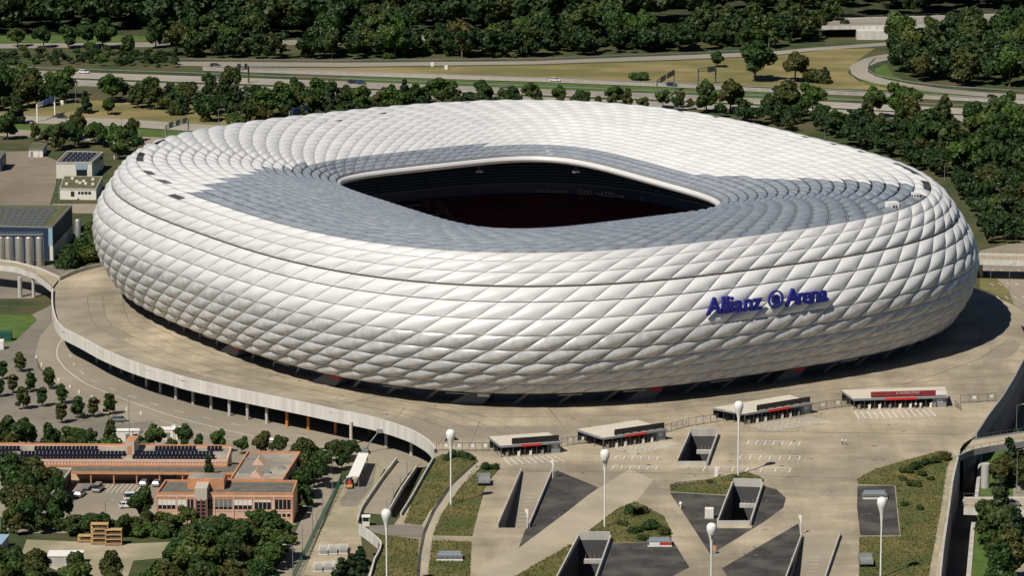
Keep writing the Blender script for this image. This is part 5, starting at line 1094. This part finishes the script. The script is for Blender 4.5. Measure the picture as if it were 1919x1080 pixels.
# long solar wing
Q3, w3, rf3 = block(ob, [(-60, 862), (426, 864), (434, 839), (-60, 834)], -2.3, M_PINK, M_ROOFG, par=M_PINK, ph=.2)
a, b = Q3[0], Q3[1]
face_box('orange_band', a, b, 0, 1, -4.0, -3.5, M_ORANGE, w3, .1); face_box('orange_band', Q3[2], Q3[3], 0, 1, -2.2, -1.7, M_ORANGE, w3, .15, .3)
f = lambda x: (x+60)/486
gd = face_box('garage_door', a, b, f(2), f(32), ZL, -4.2, M_GLASS, w3, .04)
for q in range(7): face_box('door_bar', a, b, f(2+q*5)-.001, f(2+q*5)+.001, ZL, -4.2, M_PINK, gd, .1)
for zz in (-7.2, -6.2, -5.2): face_box('door_bar', a, b, f(2), f(32), zz, zz+.12, M_PINK, gd, .1)
face_box('shutter', a, b, f(36), f(62), -5.6, -4.1, M_WALLW, w3, .08)
for q in range(60): face_box('pilaster', a, b, f(70+q*6), f(70+q*6)+.0006, -3.5, -2.4, M_ORANGE, w3, .12)
# arcade canopy
Q4 = roofquad([(133, 885), (440, 887), (446, 871), (137, 869)], -3.95); mb = MB(); mb.prism([(p.x, p.y) for p in Q4], -4.3, -3.95); ar = mb.build('arcade_roof', M_ROOFD, ob)
face_box('arcade_fascia', Q4[0], Q4[1], 0, 1, -4.5, -3.85, M_ORANGE, ar, .1)
for q in range(7): mb = MB(); p = Q4[0].lerp(Q4[1], .12+q*.14); mb.box((p.x, p.y+.3, (ZL-4.3)/2), (.3, .3, -4.3-ZL)); mb.build('arcade_post', M_ORANGE, ob)
# low dark block and roof stair hut
block(ob, [(22, 936), (97, 928), (133, 881), (68, 874)], -3.9, mat('brown_wall', (.10, .06, .045), .8), M_ROOFD, par=M_CONC, ph=.15, pw=.25)
Q5, w5, _ = block(ob, [(233, 829), (251, 829), (260, 817), (243, 817)], 1.1, mat('tower_panel', (.5, .44, .37), .8), M_ORANGE, -2.3)
face_box('orange_door', Q5[0], Q5[1], .3, .75, -2.3, .1, M_ORANGE, w5, .06)
# solar panels, one by one
sp = None; pt = MB(); pt.add([(-.42, -.8, 0), (.42, -.8, 0), (.42, .8, .75), (-.42, .8, .75), (-.42, -.8, -.06), (.42, -.8, -.06), (.42, .8, .69), (-.42, .8, .69)], [(0, 1, 2, 3), (7, 6, 5, 4), (0, 4, 5, 1), (2, 6, 7, 3), (3, 7, 4, 0), (1, 5, 6, 2)]); pt = pt.build('solar_panel', M_SOLAR, None); pmesh = pt.data; bpy.data.objects.remove(pt)
for y, spans in ((843, ((-40, 40), (64, 184), (290, 372), (388, 418))), (852.5, ((-40, 24), (38, 238), (252, 404))), (859, ((-40, 234), (248, 408)))):
    for x0, x1 in spans:
        for k in range(int((x1-x0)/7.05)):
            g = G(x0+k*7.05+3.5, y, -2.0); o = bpy.data.objects.new('solar_panel', pmesh); col.objects.link(o); o.parent = rf3; o.location = g-Vector(rf3.matrix_basis.translation); o.matrix_parent_inverse = rf3.matrix_basis.inverted() if False else Matrix.Translation(-Vector(ob.location)*0)
            o.parent = ob; o.matrix_parent_inverse = ob.matrix_basis.inverted(); o.location = g
# depot hall with silos
hall = empty('depot_hall', G(60, 500, ZL), 'big depot hall with planted solar roof and shaded blue side', 'building')
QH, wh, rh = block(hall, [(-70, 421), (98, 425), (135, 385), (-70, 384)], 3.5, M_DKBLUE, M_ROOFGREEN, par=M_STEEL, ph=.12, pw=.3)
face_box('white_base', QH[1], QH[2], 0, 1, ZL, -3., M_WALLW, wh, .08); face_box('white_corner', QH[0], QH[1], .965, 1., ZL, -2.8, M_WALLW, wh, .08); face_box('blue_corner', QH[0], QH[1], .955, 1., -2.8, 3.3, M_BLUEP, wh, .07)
for i in range(9):
    for j in range(6):
        c = QH[0].lerp(QH[1], .30+.07*i).lerp(QH[3].lerp(QH[2], .30+.07*i), .1+.14*j); mb = MB(); mb.box(c+Vector((0, 0, .2)), (1.5, 4.6, .06), .25, .03); mb.build('roof_panel', mat('roof_module', (.11, .115, .12), .35), rh)
for i, x in enumerate((3, 17.5, 36.5, 55.5, 75)):
    g = G(x, 499, ZL); e = empty('silo', g, 'tall steel silo before the depot hall, %s from the left' % ordinal(i), 'silo', 'steel silos'); mb = MB(); mb.lathe(g, [(1.22, 0), (1.22, 9.2), (1.1, 9.5), (.5, 9.75), (0, 9.8)], 20); mb.build('shell', mat('silo_steel', (.50, .48, .43), .35, (.42, .40, .36), 1., metal=.6, stretch=(1, 1, .1)), e, True)
    MB().cyl(g+Vector((1.35, -.3, 0)), g+Vector((1.35, -.3, 9.3)), .09, .09, 6).build('down_pipe', M_STEEL, e)
g = G(38, 499, ZL); mb = MB(); mb.box(g+Vector((-1, .4, 10.2)), (17, 2.2, .15)); wk = mb.build('silo_gangway', M_STEEL); tag(wk, 'steel gangway with railings along the silo tops', 'gangway')
for k in range(16): MB().box(g+Vector((-9+k*1.08, -.65, 10.7)), (.06, .06, 1.)).build('rail_post', M_STEEL, wk)
MB().box(g+Vector((-1, -.65, 11.2)), (17, .07, .07)).build('hand_rail', M_STEEL, wk)
g = G(147, 462, ZL); mb = MB(); mb.lathe(g, [(1.1, 0), (1.1, 8.6), (.8, 9.1), (0, 9.3)], 18); tag(mb.build('storage_tank', M_STEEL, None, True), 'single grey storage tank at the shaded end of the depot hall', 'tank')
sh = empty('white_shed', G(140, 340, ZL), 'white flat roofed depot building with solar panels and a pale blue gate', 'building'); QS, ws, rs_ = block(sh, [(105, 305), (172, 304), (194, 285), (126, 283)], -1.8, M_WALLW, M_ROOFD, par=M_CONC, ph=.15, pw=.25)
face_box('blue_panel', QS[0], QS[1], .54, .88, -4.2, -1.9, M_BLUEP, ws, .06); face_box('gate', QS[0], QS[1], .56, .86, ZL, -4.4, M_GLASS, ws, .05); face_box('side_window', QS[1], QS[2], .2, .9, -4., -2.8, M_GLASS, ws, .05)
for i in range(6):
    for j in range(4):
        c = QS[0].lerp(QS[1], .16+.13*i).lerp(QS[3].lerp(QS[2], .16+.13*i), .18+.2*j); MB().box(c+Vector((0, 0, .15)), (1.1, 3.2, .06), .0, .05).build('solar_panel', M_SOLAR, rs_)
of = empty('white_office', G(150, 378, ZL), 'white single storey office with mossy roof beside the stadium', 'building'); QO, wo, ro = block(of, [(112, 353), (180, 354), (192, 331), (120, 330)], -3.6, M_WALLW, M_ROOFGREEN, par=M_CONC, ph=.1, pw=.2)
for f0, f1 in ((.3, .4), (.50, .56), (.58, .66), (.68, .76), (.78, .86)): face_box('window', QO[0], QO[1], f0, f1, -6.4 if f0 < .45 else -5.6, -4.6, M_GLASS, wo, .05)
for f, g_ in ((.15, .3), (.25, .75), (.4, .5), (.5, .4), (.58, .55), (.66, .35), (.8, .7), (.86, .3)): MB().box(QO[0].lerp(QO[1], f).lerp(QO[3].lerp(QO[2], f), g_)+Vector((0, 0, .35)), (1., .9, .7)).build('roof_vent', M_WALLW, ro)
hu = empty('small_hut', G(66, 293, ZL), 'small white hut with mossy roof at the back of the depot yard', 'hut'); QU, wu, ru = block(hu, [(54, 280), (80, 280), (88, 269), (62, 268)], -4.6, M_WALLW, M_ROOFGREEN, par=M_STEEL, ph=.1, pw=.2); face_box('door', QU[0], QU[1], .1, .3, ZL, -5.4, M_STEEL, wu, .05)
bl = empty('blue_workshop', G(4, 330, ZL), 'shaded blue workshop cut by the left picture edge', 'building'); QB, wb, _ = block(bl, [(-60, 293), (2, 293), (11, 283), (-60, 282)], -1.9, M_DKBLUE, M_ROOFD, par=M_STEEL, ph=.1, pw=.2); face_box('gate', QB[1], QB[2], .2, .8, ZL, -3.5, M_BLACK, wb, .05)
ch = empty('twin_chimney', G(217, 298, ZL), 'pair of slender white flue pipes beside the stadium', 'chimney')
for x in (214.5, 219): p = G(x, 298, ZL); MB().cyl(p, p+Vector((0, 0, 6.2)), .22, .22, 10).build('flue', M_WHITE, ch)
for (x, y, sz, m, lb) in ((3, 638, (6, 2.5, 2.6), M_GREENP, 'dark green shipping container on the lawn at the left edge'), (-2, 654, (3., 2.5, 2.6), M_WHITE, 'white container cut by the left picture edge')):
    g = G(x, y, ZL+.06); e = empty('container', g, lb, 'container', 'containers'); MB().box(g+Vector((0, 0, 1.3)), sz).build('box', m, e)
    for k in range(9): MB().box(g+Vector((-sz[0]/2+.3+k*(sz[0]-.6)/8, -sz[1]/2-.03, 1.3)), (.12, .08, 2.3)).build('rib', m, e)
# small white huts, dish, cabinets near the hedge
for x, y, sz, lb in ((313, 822, (7, 3, 2.6), 'white flat roofed cabin behind the hedge'), (514, 841, (2.2, 1.8, 2.4), 'grey transformer box by the bend of the street'), (236, 826, (7, 2.4, 2.8), 'white caravan behind the solar roof')):
    g = G(x, y, ZL+.06); e = empty('cabin', g, lb, 'cabin'); MB().box(g+Vector((0, 0, sz[2]/2)), sz).build('body', M_WALLW if sz[0] > 3 else M_CONC, e); MB().box(g+Vector((0, 0, sz[2]+.07)), (sz[0]+.3, sz[1]+.3, .12)).build('roof', M_WHITE, e); MB().box(g+Vector((.5, -sz[1]/2-.03, sz[2]*.4)), (.9, .06, sz[2]*.7)).build('door', M_STEEL, e)
g = G(325, 826, ZL); e = empty('satellite_dish', g, 'white round dish on a mast behind the hedge', 'dish'); MB().cyl(g, g+Vector((0, 0, 3.6)), .09, .07, 8).build('mast', M_STEEL, e); MB().lathe((0, 0, 0), [(0, 0), (.3, .03), (.55, .11), (.68, .2)], 18).build('dish', M_WHITE, e, True).matrix_basis = Matrix.Translation(g+Vector((0, -.1, 3.7))) @ Matrix.Rotation(math.pi/2-.3, 4, 'X')
# shelter, tractor, boom lift
QF_ = roofquad([(652, 893), (673, 893), (691, 850), (672, 849)], ZL+3.4); c = sum(QF_, Vector())/4; e = empty('shelter', (c.x, c.y, ZL), 'long white roofed open shelter beside the ramp', 'shelter'); mb = MB(); mb.prism([(p.x, p.y) for p in QF_], ZL+3.2, ZL+3.4); mb.build('roof', M_WHITE, e)
for f in (.04, .35, .65, .96):
    for k in (.08, .92): p = QF_[0].lerp(QF_[3], f).lerp(QF_[1].lerp(QF_[2], f), k); MB().box((p.x, p.y, ZL+1.6), (.15, .15, 3.2)).build('post', M_STEEL, e)
g = G(655, 912, ZL+.1); e = empty('tractor', g, 'small red tractor parked at the near end of the shelter', 'tractor'); MB().box(g+Vector((0, -1., 1.)), (.9, 1.9, .8)).build('bonnet', M_RED, e); MB().box(g+Vector((0, .6, 1.6)), (1.3, 1.3, 1.3)).build('cab', M_GLASS, e); MB().box(g+Vector((0, .6, 2.3)), (1.5, 1.5, .12)).build('cab_roof', M_WHITE, e); MB().box(g+Vector((0, -2.5, .7)), (1.6, .9, .5)).build('front_loader', M_WOOD, e)
for sx in (-.8, .8): MB().cyl(g+Vector((sx-.2, .8, .75)), g+Vector((sx+.2, .8, .75)), .75, .75, 16).build('rear_wheel', M_TYRE, e); MB().cyl(g+Vector((sx-.15, -1.5, .45)), g+Vector((sx+.15, -1.5, .45)), .45, .45, 14).build('front_wheel', M_TYRE, e)
g = G(684, 850, ZL); h = g+Vector((3.4, 1.5, 5.2)); e = empty('boom_lift', g, 'grey boom lift reaching up under the deck edge', 'boom lift'); MB().box(g+Vector((0, 0, .7)), (1.8, 3., 1.)).build('chassis', M_STEEL, e); MB().cyl(g+Vector((0, 0, 1.2)), h, .22, .15, 8).build('boom', M_STEELD, e); MB().box(h+Vector((.3, 0, .4)), (1.5, .9, 1.)).build('basket', M_STEEL, e)
for sx in (-.9, .9):
    for sy in (-1., 1.): MB().cyl(g+Vector((sx-.15, sy, .4)), g+Vector((sx+.15, sy, .4)), .4, .4, 12).build('wheel', M_TYRE, e)
fence([(641, 903), (600, 985), (548, 1092)], 22, 'long green mesh fence along the access road', 2.2, ZL, M_GREENP, False, None)
# stacked white barriers
for i, (x, y) in enumerate([(606, 1040), (624, 1039), (643, 1038), (596, 1072), (615, 1071), (633, 1070)]):
    g = G(x, y, ZL+.1); e = empty('barrier_stack', g, 'stack of white crowd barriers on the gravel yard, %s' % ('rear row left', 'rear row middle', 'rear row right', 'front row left', 'front row middle', 'front row right')[i], 'barriers', 'stacks of crowd barriers')
    for k in range(9): MB().box(g+Vector((-.9+k*.225, 1.6, .75)), (.07, 5.2, .9)).build('barrier', M_WHITE, e)
    for yy in (-.8, 4.): MB().box(g+Vector((0, yy, .22)), (2.2, .2, .3)).build('skid', M_WHITE, e)
    for xx in (-1.05, 1.05): MB().box(g+Vector((xx, 1.6, 1.25)), (.08, 5.2, .08)).build('top_rail', M_WHITE, e)
# timber racks
for x, y, w_, lv, lb in ((187, 1021, 4.2, 4, 'tallest timber rack beside the gravel lane'), (213, 1023, 4.0, 3, 'timber rack right of the tallest one'), (160, 1017, 3.6, 1, 'low timber rack left of the tallest one')):
    g = G(x, y, ZL+.1); e = empty('timber_rack', g, lb, 'rack', 'timber racks')
    for k in range(lv+1):
        MB().box(g+Vector((0, .6, .35+k*1.15)), (w_, 2.0, .16)).build('shelf', M_WOOD, e)
        if k < lv: MB().box(g+Vector((.3, .7, .75+k*1.15)), (w_*.7, 1.5, .5)).build('timber_bundle', M_BARK, e)
    for sx in (-1, 1):
        for sy in (-.35, 1.5): MB().box(g+Vector((sx*(w_/2-.1), sy, lv*.6+.15)), (.16, .16, lv*1.2+.3)).build('post', M_WOOD, e)
for q, lb in (([(88, 1043), (152, 1043), (158, 1032), (92, 1032)], 'long white shed roof half hidden by trees'), ([(-40, 1025), (2, 1022), (18, 1002), (-40, 1002)], 'pale blue vehicle roof at the left edge')):
    z = ZL+2.8; Q = roofquad(q, z); c = sum(Q, Vector())/4; e = empty('low_shed', (c.x, c.y, ZL), lb, 'shed'); mb = MB(); mb.prism([(p.x, p.y) for p in Q], z-.15, z); mb.build('roof', M_WHITE if 'white' in lb else M_BLUEP, e); mb = MB(); mb.prism([(p+(c-p)*.06)[:2] for p in Q], ZL+.05, z-.16); mb.build('wall', M_CONC, e)
g = G(686, 986, ZL+.1); e = empty('guard_booth', g, 'little white guard booth at the foot of the ramp', 'booth'); MB().box(g+Vector((0, 0, .6)), (1.7, 1.7, 1.2)).build('base', M_WALLW, e); MB().box(g+Vector((0, 0, 1.75)), (1.6, 1.6, 1.1)).build('glazing', M_GLASS, e); MB().box(g+Vector((0, 0, 2.4)), (2.1, 2.1, .2)).build('roof', M_WHITE, e)
for sx in (-.8, .8):
    for sy in (-.8, .8): MB().box(g+Vector((sx, sy, 1.75)), (.12, .12, 1.1)).build('corner_post', M_WALLW, e)
wall_along('ramp_wall', [(742, 866), (712, 905), (676, 958), (668, 985)], ZL, 1.2, .4, M_CONC, 'dark sided wall along the left of the descending ramp road')
wall_along('ramp_wall', [(780, 880), (752, 920), (728, 962)], ZL, 1.1, .4, M_CONC, 'wall between the descending ramp road and the sunken lane')

# ================================================================ BRIDGES
def bridge(far, near, z, label, m=M_LPAN, fascia=1.2, fm=None, rails=True, n=12):
    A = lerp_path(far, n+1); B = lerp_path(near, n+1); P = [G(*p, z) for p in A]; Q = [G(*p, z) for p in B]; e = empty('bridge', Q[0], label, 'bridge', 'bridges'); mb = MB(); k = n+1
    vs = [tuple(p) for p in Q]+[tuple(p) for p in P]+[(p.x, p.y, z-fascia) for p in P]+[(p.x, p.y, z-fascia) for p in Q]; fs = []
    for i in range(n):
        fs.append((i, i+1, k+i+1, k+i)); fs.append((k+i, k+i+1, 2*k+i+1, 2*k+i)); fs.append((2*k+i, 2*k+i+1, 3*k+i+1, 3*k+i)); fs.append((3*k+i, 3*k+i+1, i+1, i))
    mb.add(vs, fs); mb.build('deck', m, e)
    for nm, R_ in (('near', Q), ('far', P)):
        mb = MB()
        for i in range(n):
            a, b = R_[i], R_[i+1]; t = (b-a).normalized(); s_ = Vector((-t.y, t.x, 0))*.12; mb.add([a-s_+Vector((0, 0, -fascia-.05)), b-s_+Vector((0, 0, -fascia-.05)), b-s_+Vector((0, 0, .35)), a-s_+Vector((0, 0, .35)), a+s_+Vector((0, 0, -fascia-.05)), b+s_+Vector((0, 0, -fascia-.05)), b+s_+Vector((0, 0, .35)), a+s_+Vector((0, 0, .35))], [(0, 1, 2, 3), (5, 4, 7, 6), (3, 2, 6, 7)])
        kb = mb.build('kerb', fm or M_CONCW, e)
        if rails:
            for i in range(n+1): MB().box(R_[i]+Vector((0, 0, .8)), (.08, .08, .9)).build('rail_post', M_STEELD, kb)
            mb = MB()
            for i in range(n): mb.cyl(R_[i]+Vector((0, 0, 1.25)), R_[i+1]+Vector((0, 0, 1.25)), .05, .05, 5)
            mb.build('hand_rail', M_STEELD, kb)
    return e
def pier(e, x, y, ztop, r=.6, name='pier'): p = G(x, y, ZL); MB().cyl(p, (p.x, p.y, ztop), r, r, 14).build(name, M_CONC, e)
e = bridge([(-60, 481), (30, 492), (75, 504), (112, 521)], [(-60, 494), (30, 503), (66, 516), (97, 541)], 0, 'footbridge joining the deck at the left, on slab piers'); pier(e, 38, 557, -1.2, .7); pier(e, 63, 557, -1.2, .5)
e = bridge([(1800, 476), (1980, 480)], [(1800, 488), (1980, 493)], -1.2, 'road bridge with railings right of the stadium'); pier(e, 1838, 520, -2.4, .6)
e = bridge([(1822, 826), (1880, 817), (1980, 803)], [(1795, 858), (1820, 846), (1860, 838), (1980, 822)], 0, 'curved footbridge leaving the plaza at the right', fm=mat('parapet_grey', (.27, .27, .28), .7)); pier(e, 1846, 915, -1.2, 1.1)
e = bridge([(1806, 935), (1980, 934)], [(1806, 956), (1980, 962)], -3.9, 'small road bridge crossing the sunken street, lower right', n=10); pier(e, 1838, 990, -5.1, .8)
e = bridge([(1540, 36), (1680, 32), (1900, 26)], [(1540, 50), (1680, 48), (1900, 43)], -2.4, 'far motorway overpass at the top right', M_MWAY, n=10)
for x0, x1 in ((1606, 1664), (1806, 1834)):
    a, b = G(x0, 74, ZL), G(x1, 74, ZL); MB().prism([(a.x, a.y), (b.x, b.y), (b.x, b.y+6), (a.x, a.y+6)], ZL, -3.7).build('abutment', M_CONCW, e)

# ================================================================ GANTRIES AND STREET LIGHTS
def gantry(p, q, h, label, panels, m=M_STEEL, pm=None):
    a, b = G(*p, ZL), G(*q, ZL); t = (b-a).normalized(); rz = math.atan2(t.y, t.x); L_ = (b-a).length; e = empty('sign_gantry', a, label, 'gantry', 'sign gantries'); up = Vector((0, 0, 1))
    for c in (a, b): MB().box(c+up*h/2, (.45, .45, h), rz).build('post', m, e)
    for zz in (h, h-1.2): MB().box((a+b)/2+up*zz, (L_+.4, .22, .22), rz).build('chord', m, e)
    for k in range(int(L_/2)): MB().cyl(a.lerp(b, k*2/L_)+up*(h-1.2), a.lerp(b, min(1, (k*2+2)/L_))+up*h, .08, .08, 5).build('brace', m, e)
    for f0, f1, dz in panels:
        c = a.lerp(b, (f0+f1)/2); MB().box(c+up*(h-.4+dz)+Vector((t.y, -t.x, 0))*.35, (L_*(f1-f0), .15, 2.2), rz).build('sign_panel', pm or M_DKBLUE, e)
gantry((70, 228), (103, 214), 6.8, 'white sign gantry with blue panels over the local road', ((.3, .48, 0), (.5, .72, 0), (.74, .94, 0)), M_WHITE, mat('sign_panel_blue', (.08, .16, .38), .5))
gantry((432, 161), (466, 156), 7.2, 'green painted sign gantry over the motorway', ((.35, .55, .8), (.75, .9, .5)), mat('gantry_green', (.05, .10, .07), .6), M_STEELD)
gantry((1231, 188), (1263, 169), 8.2, 'dark lattice sign gantry behind the stadium, left of two', ((.15, .45, -.2), (.55, .95, -.2)), mat('gantry_dark', (.12, .13, .12), .6), M_STEELD)
gantry((1308, 161), (1341, 156), 7.0, 'dark lattice sign gantry on the dry meadow, right of two', ((.5, .9, -.4),), mat('gantry_dark', (.12, .13, .12), .6), M_STEELD)
gantry((311, 263), (353, 250), 5.6, 'silver lattice gantry just behind the left of the stadium roof', ((.1, .3, .2), (.4, .6, .2), (.7, .9, .2)), M_STEEL, M_STEEL)
gantry((543, 236), (576, 226), 5.6, 'gantry with one wide blue sign behind the stadium roof', ((.1, .98, 0),), M_STEEL, mat('sign_panel_blue', (.08, .16, .38), .5))
def street_light(h, arm=1.6):
    e = empty('street_light', (0, 0, 0), 'x', 'street light', 'street lights'); MB().cyl((0, 0, 0), (0, 0, h), .12, .07, 8).build('pole', M_STEEL, e); MB().cyl((0, 0, h), (arm, 0, h+.25), .06, .05, 6).build('arm', M_STEEL, e); hd = MB().box((arm+.3, 0, h+.25), (.9, .32, .16)).build('lamp_head', M_CONC, e); return e
sl = street_light(10.); first = True
SL = [(143, 230, 14), (123, 234, 9.5), (228, 247, 10.7), (301, 203, 7.5), (460, 216, 8.2), (410, 243, 7.8), (618, 210, 5.6), (73, 303, 7.6), (111, 380, 8), (1545, 266, 4.5), (1667, 291, 5), (1770, 338, 6), (1861, 374, 5.5), (1855, 576, 12.5), (1890, 582, 14), (143, 468, 5), (166, 450, 5), (243, 830, 12), (622, 888, 6), (549, 1094, 9), (567, 1046, 8), (586, 1008, 7.6), (605, 970, 7), (623, 942, 6.5), (594, 992, 4), (725, 966, 4), (737, 944, 4.2), (750, 922, 4.4), (763, 898, 4.6), (1905, 925, 11), (1897, 1040, 10), (1890, 1082, 8), (1904, 830, 10), (198, 985, 6)]
for x, y, h in SL:
    g = G(x, y, ZL+.05)
    if first: o = sl; first = False
    else: o = copy_tree(sl, g)
    o.location = g; o.rotation_euler = (0, 0, math.pi if 540 < x < 780 else .3); o.scale = (1, 1, h/10)
    o['label'] = 'slender grey street light %s' % ('beside the motorway and local road' if y < 345 else 'by the sunken street on the right' if x > 1800 else 'on the yards and lanes at the left')
for x, y, lb in ((62, 163, 'white cabinet on the verge of the left motorway end'), (126, 158, 'white cabinet beside the motorway above the slope'), (810, 124, 'white roadside post on the dry meadow'), (836, 130, 'small white marker cabinet on the dry meadow'), (1490, 162, 'small white box at the edge of the dry meadow'), (116, 196, 'small white sign panel on the dry slope')):
    g = G(x, y, ZL+.05); e = empty('roadside_cabinet', g, lb, 'cabinet', 'roadside cabinets'); MB().box(g+Vector((0, 0, .95)), (1.3, .7, 1.5)).build('body', M_WHITE, e); MB().box(g+Vector((0, 0, .12)), (1.4, .8, .24)).build('plinth', M_CONC, e)
# small kerb stones and bollards by the street under the deck
for i, (x, y) in enumerate([(68, 672), (78, 686), (86, 696), (110, 715), (131, 728), (148, 738), (172, 748), (237, 770), (264, 778)]):
    g = G(x, y, ZL+.05); e = empty('bollard', g, 'white concrete bollard at the car park edge', 'bollard', 'bollards at the car park edge'); MB().box(g+Vector((0, 0, .5)), (.35, .35, .9)).build('shaft', M_WHITE, e); MB().box(g+Vector((0, 0, .06)), (.8, .6, .12)).build('foot', M_CONC, e)
person(G(187, 759, ZL+.05), 'person in red shirt standing at the car park edge', (.55, .08, .06), (.3, .2, .15), .5, .2)
person(G(1806, 948, -3.85), 'person in light clothes on the small road bridge, lower right', (.6, .62, .65), (.3, .3, .32), .6, .2)

# unique labels for look-alikes: count them off from the left of the picture
bpy.context.view_layer.update()
byl = {}
for o in col.objects:
    if o.parent is None and o.get('label') and o.get('group'): byl.setdefault(o['label'], []).append(o)
for lb, L in byl.items():
    if len(L) < 2: continue
    L.sort(key=lambda o: PX(o.location)[0][0])
    for i, o in enumerate(L): o['label'] = lb+', %s from left' % ordinal(i)
